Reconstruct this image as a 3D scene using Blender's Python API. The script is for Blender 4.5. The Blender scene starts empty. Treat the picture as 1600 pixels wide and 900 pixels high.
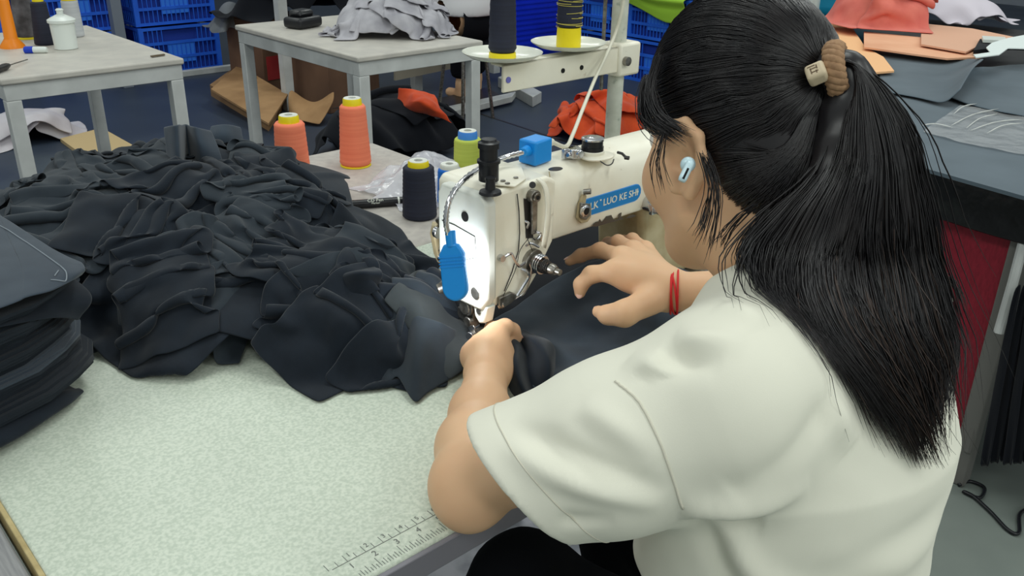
import bpy, math, random
import numpy as np
from mathutils import Vector, Matrix, Quaternion

# ------------------------------------------------------------ camera, world, lights, exposure
SC = bpy.context.scene
COL = SC.collection
cam = bpy.data.cameras.new('camera')
cam.sensor_fit = 'HORIZONTAL'; cam.sensor_width = 36.0
cam.lens = 36.0*1400.0/1600.0
cam.clip_start = 0.02; cam.clip_end = 100
camo = bpy.data.objects.new('camera', cam); COL.objects.link(camo)
_p, _a, _r = math.radians(24.6), math.radians(47.3), math.radians(1.0)
_F = Vector((math.cos(_p)*math.cos(_a), math.cos(_p)*math.sin(_a), -math.sin(_p)))
_R0 = Vector((math.sin(_a), -math.cos(_a), 0)); _U0 = _R0.cross(_F)
_R = math.cos(_r)*_R0 + math.sin(_r)*_U0; _U = _R.cross(_F)
camo.matrix_world = Matrix(((_R.x, _U.x, -_F.x, 0), (_R.y, _U.y, -_F.y, 0), (_R.z, _U.z, -_F.z, 1.35), (0, 0, 0, 1)))
SC.camera = camo

w = bpy.data.worlds.new('world'); SC.world = w; w.use_nodes = True
w.node_tree.nodes['Background'].inputs[0].default_value = (0.88, 0.97, 0.96, 1)
w.node_tree.nodes['Background'].inputs[1].default_value = 0.36

def area(name, loc, sx, sy, power, color=(1, 1, 1), rot=(0, 0, 0)):
    l = bpy.data.lights.new(name, 'AREA'); l.shape = 'RECTANGLE'; l.size = sx; l.size_y = sy
    l.energy = power; l.color = color
    o = bpy.data.objects.new(name, l); o.location = loc; o.rotation_euler = rot; COL.objects.link(o)
    return o
# ceiling tube rows; the rearmost is added behind the camera to brighten front faces
for _x in (-0.9, 1.5, 4.2):
    for _y, _e in ((-4.2, 30), (-1.6, 26), (1.4, 20), (4.6, 19)):
        area('tube_and_fill_light', (_x, _y, 3.1), 0.35, 1.5, _e, (0.95, 1.0, 0.96))
VS = SC.view_settings
VS.view_transform = 'Standard'; VS.look = 'None'; VS.gamma = 1.0; VS.exposure = 0.0
try: VS.use_curve_mapping = False
except Exception: pass

# ------------------------------------------------------------ helpers
rng = np.random.default_rng(7)
random.seed(7)
def s2l(c):
    c = [x/255.0 for x in c]
    return tuple((x/12.92 if x <= 0.04045 else ((x+0.055)/1.055)**2.4) for x in c)

MATS = {}
def mat(name, rgb, rough=0.6, metal=0.0, rgb2=None, nscale=20.0, ndetail=4.0, lo=0.35, hi=0.65, bump=0.0, bscale=200.0, bdist=0.002,
        spec=0.5, sheen=0.0, sss=0.0, trans=0.0, alpha=1.0, stretch=(1, 1, 1), aniso=0.0, ior=1.45, wear=None):
    """Principled material with object-space noise colour variation and optional fine bump."""
    if name in MATS: return MATS[name]
    m = bpy.data.materials.new(name); m.use_nodes = True
    nt = m.node_tree; b = nt.nodes['Principled BSDF']
    def st(k, v):
        if k in b.inputs: b.inputs[k].default_value = v
    c = s2l(rgb)
    st('Base Color', (*c, 1)); st('Roughness', rough); st('Metallic', metal); st('Specular IOR Level', spec)
    st('Sheen Weight', sheen); st('Transmission Weight', trans); st('Alpha', alpha); st('Anisotropic', aniso); st('IOR', ior)
    if sheen: st('Sheen Roughness', 0.5)
    if sss:
        st('Subsurface Weight', sss); st('Subsurface Radius', (0.012, 0.005, 0.003)); st('Subsurface Scale', 1.0)
    tc = nt.nodes.new('ShaderNodeTexCoord')
    mp = nt.nodes.new('ShaderNodeMapping'); mp.inputs['Scale'].default_value = stretch
    nt.links.new(tc.outputs['Object'], mp.inputs['Vector'])
    col = None
    if rgb2 is not None:
        n = nt.nodes.new('ShaderNodeTexNoise'); n.inputs['Scale'].default_value = nscale; n.inputs['Detail'].default_value = ndetail
        r = nt.nodes.new('ShaderNodeValToRGB')
        r.color_ramp.elements[0].position = lo; r.color_ramp.elements[1].position = hi
        r.color_ramp.elements[0].color = (*c, 1); r.color_ramp.elements[1].color = (*s2l(rgb2), 1)
        nt.links.new(mp.outputs[0], n.inputs['Vector']); nt.links.new(n.outputs['Fac'], r.inputs['Fac'])
        col = r.outputs['Color']
    if wear is not None:   # (rgb, scale, lo, hi) : patches of grime with a shape of their own
        n = nt.nodes.new('ShaderNodeTexNoise'); n.inputs['Scale'].default_value = wear[1]; n.inputs['Detail'].default_value = 6
        r = nt.nodes.new('ShaderNodeValToRGB')
        r.color_ramp.elements[0].position = wear[2]; r.color_ramp.elements[1].position = wear[3]
        nt.links.new(mp.outputs[0], n.inputs['Vector']); nt.links.new(n.outputs['Fac'], r.inputs['Fac'])
        mx = nt.nodes.new('ShaderNodeMixRGB'); mx.inputs[2].default_value = (*s2l(wear[0]), 1)
        nt.links.new(r.outputs['Color'], mx.inputs[0])
        if col is not None: nt.links.new(col, mx.inputs[1])
        else: mx.inputs[1].default_value = (*c, 1)
        col = mx.outputs[0]
    if col is not None: nt.links.new(col, b.inputs['Base Color'])
    if bump > 0:
        n = nt.nodes.new('ShaderNodeTexNoise'); n.inputs['Scale'].default_value = bscale; n.inputs['Detail'].default_value = 3
        bp = nt.nodes.new('ShaderNodeBump'); bp.inputs['Strength'].default_value = bump; bp.inputs['Distance'].default_value = bdist
        nt.links.new(mp.outputs[0], n.inputs['Vector']); nt.links.new(n.outputs['Fac'], bp.inputs['Height'])
        nt.links.new(bp.outputs[0], b.inputs['Normal'])
    MATS[name] = m
    return m

def tag(o, label=None, cat=None, group=None, kind=None):
    if label: o['label'] = label
    if cat: o['category'] = cat
    if group: o['group'] = group
    if kind: o['kind'] = kind
    return o

def wloc(o):
    v = Vector(o.location); p = o.parent
    while p is not None: v = v + Vector(p.location); p = p.parent
    return v

def thing(name, loc, label=None, cat=None, group=None):
    o = bpy.data.objects.new(name, None); o.empty_display_size = 0.05; o.location = loc; COL.objects.link(o)
    return tag(o, label, cat, group)

class MB:
    """collects simple solids in world coordinates; build() links them as ONE mesh object"""
    def __init__(s): s.v = []; s.f = []; s.n = 0
    def add(s, V, F):
        V = np.asarray(V, float).reshape(-1, 3); b = s.n
        s.v.append(V); s.f += [tuple(int(i)+b for i in f) for f in F]; s.n += len(V); return s
    def box(s, c, size, rz=0.0, M=None):
        x, y, z = [d/2 for d in size]
        V = np.array([(-x,-y,-z),(x,-y,-z),(x,y,-z),(-x,y,-z),(-x,-y,z),(x,-y,z),(x,y,z),(-x,y,z)])
        if M is not None: V = V @ np.array(M)[:3,:3].T
        if rz:
            ca, sa = math.cos(rz), math.sin(rz); V = V @ np.array([[ca,-sa,0],[sa,ca,0],[0,0,1]]).T
        return s.add(V+np.array(c), [(0,3,2,1),(4,5,6,7),(0,1,5,4),(1,2,6,5),(2,3,7,6),(3,0,4,7)])
    def bb(s, x0, x1, y0, y1, z0, z1): return s.box(((x0+x1)/2,(y0+y1)/2,(z0+z1)/2), (x1-x0,y1-y0,z1-z0))
    def cyl(s, p0, p1, r0, r1=None, n=16):
        r1 = r0 if r1 is None else r1
        return s.lathe([(0, r0), (1, r1)], p0, p1, n)
    def lathe(s, prof, p0, p1, n=24, cap=True):
        """prof: (t, radius) along the axis p0->p1 (t in 0..1)"""
        p0 = np.array(p0, float); p1 = np.array(p1, float); ax = p1-p0; L = np.linalg.norm(ax); a = ax/L
        t = np.array([0, 0, 1.0]) if abs(a[2]) < 0.9 else np.array([1.0, 0, 0])
        u = np.cross(t, a); u /= np.linalg.norm(u); v = np.cross(a, u)
        th = np.arange(n)*2*math.pi/n; ring = np.outer(np.cos(th), u)+np.outer(np.sin(th), v)
        V = np.concatenate([p0+ax*q+ring*max(r, 1e-5) for q, r in prof]); F = []
        m = len(prof)
        for i in range(m-1):
            for j in range(n):
                k = (j+1) % n; F.append((i*n+j, i*n+k, (i+1)*n+k, (i+1)*n+j))
        if cap: F.append(tuple(range(n-1, -1, -1))); F.append(tuple(range((m-1)*n, m*n)))
        return s.add(V, F)
    def tube(s, pts, r, n=8, closed=False):
        P = np.array(pts, float); m = len(P)
        r = np.full(m, r, float) if np.isscalar(r) else np.array(r, float)
        T = np.gradient(P, axis=0) if not closed else np.roll(P, -1, 0)-np.roll(P, 1, 0)
        T /= np.linalg.norm(T, axis=1)[:, None]+1e-12
        u = np.cross(T[0], [0, 0, 1.0])
        if np.linalg.norm(u) < 0.2: u = np.cross(T[0], [1.0, 0, 0])
        th = np.arange(n)*2*math.pi/n; V = []
        for i in range(m):
            u = u-T[i]*(u@T[i]); u /= np.linalg.norm(u); v = np.cross(T[i], u)
            V.append(P[i]+r[i]*(np.outer(np.cos(th), u)+np.outer(np.sin(th), v)))
        F = []
        for i in range(m if closed else m-1):
            i2 = (i+1) % m
            for j in range(n):
                k = (j+1) % n; F.append((i*n+j, i*n+k, i2*n+k, i2*n+j))
        if not closed: F.append(tuple(range(n-1, -1, -1))); F.append(tuple(range((m-1)*n, m*n)))
        return s.add(np.concatenate(V), F)
    def prism(s, poly, off):
        """poly: 3d points of a planar outline, off: extrusion vector"""
        P = np.array(poly, float); n = len(P); off = np.array(off, float)
        nr = np.zeros(3)
        for i in range(n): nr += np.cross(P[i]-P[0], P[(i+1) % n]-P[0])
        if nr@off < 0: P = P[::-1]
        F = [tuple(range(n-1, -1, -1)), tuple(range(n, 2*n))]+[(i, (i+1) % n, n+(i+1) % n, n+i) for i in range(n)]
        return s.add(np.concatenate([P, P+off]), F)
    def ellipsoid(s, c, r, nu=20, nv=12, M=None):
        V = []; F = []
        for i in range(nv+1):
            ph = math.pi*i/nv
            for j in range(nu):
                th = 2*math.pi*j/nu
                V.append((r[0]*math.sin(ph)*math.cos(th), r[1]*math.sin(ph)*math.sin(th), r[2]*math.cos(ph)))
        for i in range(nv):
            for j in range(nu):
                k = (j+1) % nu; F.append((i*nu+j, (i+1)*nu+j, (i+1)*nu+k, i*nu+k))
        V = np.array(V)
        if M is not None: V = V@np.array(M)[:3,:3].T
        return s.add(V+np.array(c), F)
    def build(s, name, m, parent=None, smooth=None, bevel=0.0, seg=2, subsurf=0, solid=0.0):
        return mesh_obj(name, np.concatenate(s.v), s.f, m, parent, smooth, bevel, seg, subsurf, solid)

def mesh_obj(name, V, F, m, parent=None, smooth=None, bevel=0.0, seg=2, subsurf=0, solid=0.0):
    V = np.asarray(V, float)
    c = (V.min(0)+V.max(0))/2; c[2] = V[:, 2].min()
    me = bpy.data.meshes.new(name)
    if isinstance(F, np.ndarray) and len(F):
        k = F.shape[1]; nf = len(F)
        me.vertices.add(len(V)); me.vertices.foreach_set('co', (V-c).astype(np.float32).ravel())
        me.loops.add(nf*k); me.loops.foreach_set('vertex_index', F.astype(np.int32).ravel())
        me.polygons.add(nf); me.polygons.foreach_set('loop_start', np.arange(0, nf*k, k, dtype=np.int32))
        me.update(calc_edges=True); me.validate()
    else:
        me.from_pydata((V-c).tolist(), [], F); me.validate()
    o = bpy.data.objects.new(name, me); COL.objects.link(o)
    if m is not None: me.materials.append(m)
    if parent is not None:
        o.parent = parent; o.location = Vector(c)-wloc(parent)
    else: o.location = c
    if smooth is None: smooth = 35
    if smooth:
        me.polygons.foreach_set('use_smooth', np.ones(len(me.polygons), bool))
        if smooth < 180:
            try: me.set_sharp_from_angle(angle=math.radians(smooth))
            except Exception: pass
    if bevel:
        b = o.modifiers.new('bevel', 'BEVEL'); b.width = bevel; b.segments = seg; b.limit_method = 'ANGLE'; b.angle_limit = math.radians(40)
        b.harden_normals = False
    if solid:
        q = o.modifiers.new('solid', 'SOLIDIFY'); q.thickness = solid; q.offset = 0
    if subsurf:
        q = o.modifiers.new('sub', 'SUBSURF'); q.levels = subsurf; q.render_levels = subsurf
    return o

def copy_tree(o, parent=None, loc=None, label=None, rz=None):
    c = o.copy(); COL.objects.link(c); c.parent = parent
    if loc is not None: c.location = loc
    if rz is not None: c.rotation_euler.z = rz
    if label: c['label'] = label
    for ch in list(o.children): copy_tree(ch, c)
    return c

def catmull(P, n):
    """n points along the Catmull-Rom spline through P (m,k)"""
    P = np.asarray(P, float); m = len(P)
    t = np.linspace(0, m-1-1e-9, n); i = t.astype(int); f = (t-i)[:, None]
    Q = np.concatenate([2*P[:1]-P[1:2], P, 2*P[-1:]-P[-2:-1]])
    a, b, c, d = Q[i], Q[i+1], Q[i+2], Q[i+3]
    return 0.5*((2*b)+(c-a)*f+(2*a-5*b+4*c-d)*f*f+(3*b-a-3*c+d)*f**3)

def grid_faces(nu, nv):
    i, j = np.meshgrid(np.arange(nu-1), np.arange(nv-1), indexing='ij')
    a = (i*nv+j).ravel()
    return np.stack([a, a+nv, a+nv+1, a+1], 1)

def vnoise(P, scale, seed=0, octaves=1):
    """smooth 3d value noise in -1..1"""
    P = np.asarray(P, float)*scale; out = np.zeros(len(P)); amp = 1.0; tot = 0
    for o in range(octaves):
        Q = P*(2**o)+seed*17.13+o*5.7; I = np.floor(Q).astype(np.int64); f = Q-I; f = f*f*(3-2*f)
        def h(x, y, z):
            n = (x*374761393+y*668265263+z*2147483647+seed*1274126177) & 0x7fffffff
            n = ((n ^ (n >> 13))*1274126177) & 0x7fffffff
            return ((n ^ (n >> 16)) & 0xffff)/32767.5-1
        r = 0
        for dx in (0, 1):
            for dy in (0, 1):
                for dz in (0, 1):
                    wgt = (f[:, 0] if dx else 1-f[:, 0])*(f[:, 1] if dy else 1-f[:, 1])*(f[:, 2] if dz else 1-f[:, 2])
                    r = r+wgt*h(I[:, 0]+dx, I[:, 1]+dy, I[:, 2]+dz)
        out += amp*r; tot += amp; amp *= 0.5
    return out/tot

def patch(ctrl, nu, nv, crumple=0.0, cs=18, seed=0):
    """smooth sheet through a grid of 3d control points (rows x cols)"""
    C = np.asarray(ctrl, float)
    A = np.stack([catmull(C[:, j], nu) for j in range(C.shape[1])], 1)
    B = np.stack([catmull(A[i], nv) for i in range(nu)], 0)
    V = B.reshape(-1, 3)
    if crumple:
        V = V+np.stack([vnoise(V, cs, seed+k, 2) for k in range(3)], 1)*crumple*np.array([0.4, 0.4, 1])
    return V, grid_faces(nu, nv)

# ---- signed distance bodies: smooth unions of tapered limbs and ellipsoids, meshed with surface nets
class SDF:
    def __init__(s, lo, hi, h):
        s.lo = np.array(lo, float); s.h = h
        s.n = np.ceil((np.array(hi)-s.lo)/h).astype(int)+1
        s.D = np.full(s.n, 1.0, np.float32)
    def _win(s, lo, hi, mg):
        a = np.clip(np.floor((lo-mg-s.lo)/s.h).astype(int), 0, s.n); b = np.clip(np.ceil((hi+mg-s.lo)/s.h).astype(int)+1, 0, s.n)
        if np.any(b-a < 1): return None
        g = [(s.lo[k]+np.arange(a[k], b[k])*s.h).astype(np.float32) for k in range(3)]
        return (slice(a[0], b[0]), slice(a[1], b[1]), slice(a[2], b[2])), np.meshgrid(*g, indexing='ij', sparse=True)
    def _mix(s, w, d, k, op):
        D = s.D[w]
        if op == 'sub':
            a, b = D, -d
            hh = np.maximum(k-np.abs(a-b), 0)/max(k, 1e-6); s.D[w] = np.maximum(a, b)+hh*hh*k*0.25
        else:
            hh = np.maximum(k-np.abs(D-d), 0)/max(k, 1e-6); s.D[w] = np.minimum(D, d)-hh*hh*k*0.25
    def cone(s, p0, r0, p1, r1, k=0.015, op='add', flat=None):
        """tapered capsule; flat=(axis vector, factor) squashes it along that axis"""
        p0 = np.array(p0, float); p1 = np.array(p1, float); R = max(r0, r1)
        w = s._win(np.minimum(p0, p1)-R, np.maximum(p0, p1)+R, 0.035)
        if w is None: return s
        w, (X, Y, Z) = w
        ba = p1-p0; L2 = max(ba@ba, 1e-9)
        x, y, z = X-p0[0], Y-p0[1], Z-p0[2]
        t = np.clip((x*ba[0]+y*ba[1]+z*ba[2])/L2, 0, 1)
        x, y, z = x-t*ba[0], y-t*ba[1], z-t*ba[2]
        q = x*x+y*y+z*z
        if flat is not None:
            a = np.array(flat[0], float); a /= np.linalg.norm(a); d = x*a[0]+y*a[1]+z*a[2]
            q = q+d*d*(flat[1]**2-1)
        s._mix(w, (np.sqrt(q)-(r0+(r1-r0)*t)).astype(np.float32), k, op)
        return s
    def chain(s, pts, k=0.012, op='add', flat=None):
        for (a, ra), (b, rb) in zip(pts[:-1], pts[1:]): s.cone(a, ra, b, rb, k, op, flat)
        return s
    def ell(s, c, r, M=None, k=0.015, op='add'):
        c = np.array(c, float); r = np.array(r, float); R = r.max()
        w = s._win(c-R, c+R, 0.035)
        if w is None: return s
        w, (X, Y, Z) = w
        x, y, z = X-c[0], Y-c[1], Z-c[2]
        if M is not None:
            M = np.array(M)   # columns are the local axes
            x, y, z = (x*M[0,0]+y*M[1,0]+z*M[2,0]), (x*M[0,1]+y*M[1,1]+z*M[2,1]), (x*M[0,2]+y*M[1,2]+z*M[2,2])
        k0 = np.sqrt((x/r[0])**2+(y/r[1])**2+(z/r[2])**2)
        k1 = np.sqrt((x/r[0]**2)**2+(y/r[1]**2)**2+(z/r[2]**2)**2)
        s._mix(w, (k0*(k0-1)/np.maximum(k1, 1e-6)).astype(np.float32), k, op)
        return s
    def half(s, p, n, k=0.01):
        """cut away the side the normal n points to"""
        n = np.array(n, float); n /= np.linalg.norm(n)
        X, Y, Z = np.meshgrid(*[(s.lo[q]+np.arange(s.n[q])*s.h).astype(np.float32) for q in range(3)], indexing='ij', sparse=True)
        d = -((X-p[0])*n[0]+(Y-p[1])*n[1]+(Z-p[2])*n[2])
        s._mix((slice(None),)*3, d.astype(np.float32), k, 'sub')
        return s
    def mesh(s):
        D = s.D; S = D < 0; nx, ny, nz = D.shape
        cnt = np.zeros((nx-1, ny-1, nz-1), np.int8)
        for dx in (0, 1):
            for dy in (0, 1):
                for dz in (0, 1): cnt += S[dx:nx-1+dx, dy:ny-1+dy, dz:nz-1+dz]
        cells = np.argwhere((cnt > 0) & (cnt < 8)); idx = np.full(cnt.shape, -1, np.int32)
        idx[tuple(cells.T)] = np.arange(len(cells))
        acc = np.zeros((len(cells), 3)); num = np.zeros(len(cells))
        cor = [(a, b, c) for a in (0, 1) for b in (0, 1) for c in (0, 1)]
        for a in cor:
            for ax in range(3):
                if a[ax]: continue
                b = list(a); b[ax] = 1
                d0 = D[cells[:, 0]+a[0], cells[:, 1]+a[1], cells[:, 2]+a[2]]; d1 = D[cells[:, 0]+b[0], cells[:, 1]+b[1], cells[:, 2]+b[2]]
                ok = (d0 < 0) != (d1 < 0); t = np.where(ok, d0/np.where(ok, d0-d1, 1), 0)
                p = np.tile(np.array(a, float), (len(cells), 1)); p[:, ax] += t
                acc += p*ok[:, None]; num += ok
        V = (cells+acc/num[:, None])*s.h+s.lo
        F = []
        for ax in range(3):
            o1, o2 = [k for k in range(3) if k != ax]
            sl0 = [slice(1, -1)]*3; sl1 = [slice(1, -1)]*3; sl0[ax] = slice(0, -1); sl1[ax] = slice(1, None)
            A = S[tuple(sl0)]; B = S[tuple(sl1)]
            E = np.argwhere(A != B); inside = A[tuple(E.T)]
            base = E.copy(); base[:, o1] += 1; base[:, o2] += 1
            def g(da, db):
                q = base.copy(); q[:, o1] -= da; q[:, o2] -= db
                return idx[tuple(q.T)]
            q = np.stack([g(0, 0), g(1, 0), g(1, 1), g(0, 1)], 1)
            flip = inside if ax != 1 else ~inside
            q[~flip] = q[~flip][:, ::-1]
            F.append(q)
        F = np.concatenate(F); F = F[(F >= 0).all(1)]
        return V, F

# ------------------------------------------------------------ cloth: small position-based sheets that fall onto a height map
class Ground:
    def __init__(s, x0, x1, y0, y1, z, h=0.01):
        s.x0, s.y0, s.h = x0, y0, h
        s.H = np.full((int((x1-x0)/h)+2, int((y1-y0)/h)+2), z, float)
    def at(s, x, y):
        n, m = s.H.shape
        fx = np.clip((x-s.x0)/s.h, 0, n-1.001); fy = np.clip((y-s.y0)/s.h, 0, m-1.001)
        i = fx.astype(int); j = fy.astype(int); fx = fx-i; fy = fy-j
        H = s.H
        return (H[i, j]*(1-fx)+H[i+1, j]*fx)*(1-fy)+(H[i, j+1]*(1-fx)+H[i+1, j+1]*fx)*fy
    def mound(s, fn):
        n, m = s.H.shape
        X, Y = np.meshgrid(s.x0+np.arange(n)*s.h, s.y0+np.arange(m)*s.h, indexing='ij')
        s.H = np.maximum(s.H, fn(X, Y))
    def stamp(s, P):
        n, m = s.H.shape
        i = np.rint((P[:, 0]-s.x0)/s.h).astype(int); j = np.rint((P[:, 1]-s.y0)/s.h).astype(int)
        for di in (-1, 0, 1):
            for dj in (-1, 0, 1):
                ii, jj = i+di, j+dj; ok = (ii >= 0) & (ii < n) & (jj >= 0) & (jj < m)
                np.maximum.at(s.H, (ii[ok], jj[ok]), P[ok, 2]-(0.004 if di or dj else 0))

def drape(P, nu, nv, rest, ground, steps=50, iters=8, pins=None, bend=0.25, g=9.8, fric=0.5, selfr=0.75, gap=0.003, damp=0.96):
    """relax a grid sheet P (nu*nv points, rest spacing `rest`) under gravity onto `ground`"""
    idx = np.arange(nu*nv).reshape(nu, nv)
    cons = []
    def addc(A, B, L, k): cons.append((A.ravel(), B.ravel(), L, k))
    for st in (0, 1):
        addc(idx[st:-1:2], idx[st+1::2], rest, 1.0); addc(idx[:, st:-1:2], idx[:, st+1::2], rest, 1.0)
        d = rest*math.sqrt(2)
        addc(idx[st:-1:2, :-1], idx[st+1::2, 1:], d, 0.35); addc(idx[st:-1:2, 1:], idx[st+1::2, :-1], d, 0.35)
    for st in (0, 1, 2, 3):
        for ax in (0, 1):
            I = idx if ax == 0 else idx.T
            r = np.arange(st, I.shape[0]-2, 4)
            if len(r): addc(I[r], I[r+2], 2*rest, bend)
    X = P.astype(float).copy(); Vv = np.zeros_like(X); dt = 1/60.
    inv = np.ones(len(X))
    if pins is not None: inv[pins] = 0
    gu, gv = np.divmod(np.arange(nu*nv), nv)
    for sidx in range(steps):
        Vv[:, 2] -= g*dt; Vv *= damp
        Q = X+Vv*dt*inv[:, None]
        for _ in range(iters):
            for A, B, L, k in cons:
                d = Q[B]-Q[A]; l = np.sqrt((d*d).sum(1))+1e-9
                wa, wb = inv[A], inv[B]; ws = wa+wb; ws[ws == 0] = 1
                c = (k*(l-L)/l/ws)[:, None]*d
                # shear and bending only resist being squeezed
                Q[A] += c*wa[:, None]; Q[B] -= c*wb[:, None]
        if selfr and sidx % 2 == 0:
            R = rest*selfr; Qf = Q.astype(np.float32); n2 = (Qf*Qf).sum(1)
            D2 = n2[:, None]+n2[None]-2*Qf@Qf.T
            a, b = np.nonzero(np.triu(D2 < R*R, 1))
            ok = (np.abs(gu[a]-gu[b]) > 1) | (np.abs(gv[a]-gv[b]) > 1); a, b = a[ok], b[ok]
            if len(a):
                d = Q[b]-Q[a]; l = np.sqrt((d*d).sum(1))+1e-6
                c = 0.35*((R-l)/l)[:, None]*d
                c = np.clip(c, -0.004, 0.004)
                np.add.at(Q, a, -c*inv[a][:, None]); np.add.at(Q, b, c*inv[b][:, None])
        Hh = ground.at(Q[:, 0], Q[:, 1])+gap
        hit = (Q[:, 2] < Hh) & (inv > 0)
        Q[hit, 0] += (X[hit, 0]-Q[hit, 0])*fric; Q[hit, 1] += (X[hit, 1]-Q[hit, 1])*fric
        Q[hit, 2] = Hh[hit]
        Vv = (Q-X)/dt; sp = np.sqrt((Vv*Vv).sum(1)); lim = np.minimum(1, 1.5/np.maximum(sp, 1e-6)); Vv *= lim[:, None]
        X = Q
    return X

def crumple_start(center, size, rest, cu, cv, ang, seed, lam=0.12, z=0.1, wob=0.03):
    """a sheet pushed together: regular folds along u (factor cu) and v (factor cv), then turned by ang"""
    nu = max(4, int(size[0]/rest)+1); nv = max(4, int(size[1]/rest)+1)
    r = np.random.default_rng(seed)
    U, Vv = np.meshgrid((np.arange(nu)-(nu-1)/2)*rest, (np.arange(nv)-(nv-1)/2)*rest, indexing='ij')
    B = np.stack([U.ravel(), Vv.ravel(), np.zeros(U.size)], 1)
    w1 = vnoise(B, 5, seed, 2); w2 = vnoise(B, 6, seed+3, 2); w3 = vnoise(B, 14, seed+5, 2)
    x = B[:, 0]*cu; y = B[:, 1]*cv
    Au = lam/math.pi*math.sqrt(max(1/cu-1, 0))*0.8; Av = lam*1.3/math.pi*math.sqrt(max(1/cv-1, 0))*0.8
    zz = Au*np.sin(2*math.pi*(B[:, 0]/lam+0.55*w1)+1.5*w2)+Av*np.sin(2*math.pi*(B[:, 1]/(lam*1.3)+0.5*w2)+w1)
    x = x+0.25*Au*np.sin(4*math.pi*(B[:, 0]/lam)+w2*3)+wob*w2; y = y+wob*w1
    zz = zz+w3*0.012
    ca, sa = math.cos(ang), math.sin(ang)
    P = np.stack([center[0]+ca*x-sa*y, center[1]+sa*x+ca*y, z+zz-zz.min()], 1)
    return P, nu, nv

def cloth_obj(name, P, nu, nv, m, parent=None, thick=0.0016, sub=1):
    o = mesh_obj(name, P, grid_faces(nu, nv), m, parent, smooth=180, solid=thick, subsurf=sub)
    return o

def cloth_pile(name, center, radius, height, m, n, seed, label, cat, sheet=(0.5, 0.45), rest=0.028, group=None, part='fabric_fold', z0=0.0, cu=0.5, cv=0.6, selfr=0, dome_k=0.8, spread=0.6, steps=34):
    """a heap of n crumpled sheets lying on z0: one thing, each sheet a part"""
    t = thing(name, (center[0], center[1], z0), label, cat, group)
    r = np.random.default_rng(seed)
    G = Ground(center[0]-radius[0]*1.8, center[0]+radius[0]*1.8, center[1]-radius[1]*1.8, center[1]+radius[1]*1.8, z0, rest*0.8)
    def dome(X, Y):
        q = ((X-center[0])/radius[0])**2+((Y-center[1])/radius[1])**2
        return z0+height*np.sqrt(np.clip(1-q, 0, 1))*dome_k
    G.mound(dome)
    for i in range(n):
        a = 2*math.pi*(i+r.random()*0.4)/max(n, 1); rr = spread if i < n-1 or n == 1 else 0.0
        if n > 6 and i % 3 == 2: rr *= 0.45
        if n == 1: rr = 0
        c = (center[0]+rr*radius[0]*math.cos(a), center[1]+rr*radius[1]*math.sin(a))
        P, nu, nv = crumple_start(c, sheet, rest, cu, cv, r.random()*3.1, seed*31+i, lam=rest*6, z=z0+height+0.02)
        P = drape(P, nu, nv, rest, G, steps=steps, iters=6, selfr=selfr, bend=0.3, fric=0.7)
        G.stamp(P)
        cloth_obj(part, P, nu, nv, m, t, thick=0.004)
    return t

# ------------------------------------------------------------ materials
M_table = mat('white_laminate', (190, 200, 184), 0.42, rgb2=(212, 219, 204), nscale=260, ndetail=5, lo=0.38, hi=0.62, spec=0.4)
M_beige_edge = mat('beige_edge', (196, 178, 130), 0.6, rgb2=(170, 150, 104), nscale=40)
M_grey_top = mat('grey_laminate', (176, 170, 164), 0.5, rgb2=(190, 184, 176), nscale=60, ndetail=6)
M_bench = mat('bench_top', (205, 200, 190), 0.45, rgb2=(190, 186, 178), nscale=14, ndetail=6)
M_steel_white = mat('white_steel', (206, 208, 206), 0.4, rgb2=(186, 188, 186), nscale=9)
M_cream = mat('cream_paint', (242, 238, 221), 0.34, rgb2=(234, 227, 207), nscale=16, ndetail=6, lo=0.4, hi=0.7, wear=((150, 122, 86), 42, 0.66, 0.80))
M_cream_old = mat('stained_cream_paint', (196, 182, 148), 0.45, rgb2=(160, 138, 96), nscale=24, ndetail=6, lo=0.35, hi=0.75)
M_faceplate = mat('white_cover', (228, 230, 222), 0.35, rgb2=(214, 216, 206), nscale=20)
M_chrome = mat('chrome', (205, 205, 208), 0.22, metal=1.0)
M_steel = mat('worn_steel', (158, 156, 150), 0.36, metal=0.9, rgb2=(110, 104, 96), nscale=90)
M_dark_steel = mat('dark_steel', (62, 60, 60), 0.4, metal=0.6)
M_black_plastic = mat('black_plastic', (26, 27, 31), 0.35)
M_black = mat('black_hole', (14, 14, 14), 0.8)
M_blue_plastic = mat('sky_blue_plastic', (20, 140, 222), 0.38)
M_badge_blue = mat('badge_blue', (22, 128, 200), 0.35)
M_badge_rim = mat('badge_rim', (84, 160, 232), 0.35)
M_letter = mat('cream_letter', (226, 230, 216), 0.45)
M_line = mat('ruler_ink', (112, 116, 112), 0.6)
M_cable = mat('white_cable', (222, 218, 200), 0.4)
M_floor = mat('far_floor', (44, 54, 70), 0.5, rgb2=(60, 70, 84), nscale=1.6, ndetail=8, lo=0.3, hi=0.7, wear=((92, 102, 106), 0.9, 0.55, 0.76), bump=0.06, bscale=40)
M_wall = mat('wall_paint', (150, 156, 166), 0.8, rgb2=(136, 142, 152), nscale=2)
M_fabric = mat('black_fabric', (29, 36, 45), 0.92, rgb2=(24, 30, 38), nscale=30, bump=0.18, bscale=900, bdist=0.0006, spec=0.2, sheen=0.12)
M_fabric2 = mat('charcoal_fabric', (56, 66, 77), 0.9, rgb2=(50, 59, 70), nscale=30, bump=0.15, bscale=900, bdist=0.0006, spec=0.2, sheen=0.2)
M_fabric_dark = mat('deep_black_fabric', (24, 26, 32), 0.95, spec=0.15, sheen=0.08)
M_orange_cloth = mat('orange_cloth', (226, 84, 34), 0.9, rgb2=(204, 66, 24), nscale=10, sheen=0.15)
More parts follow.
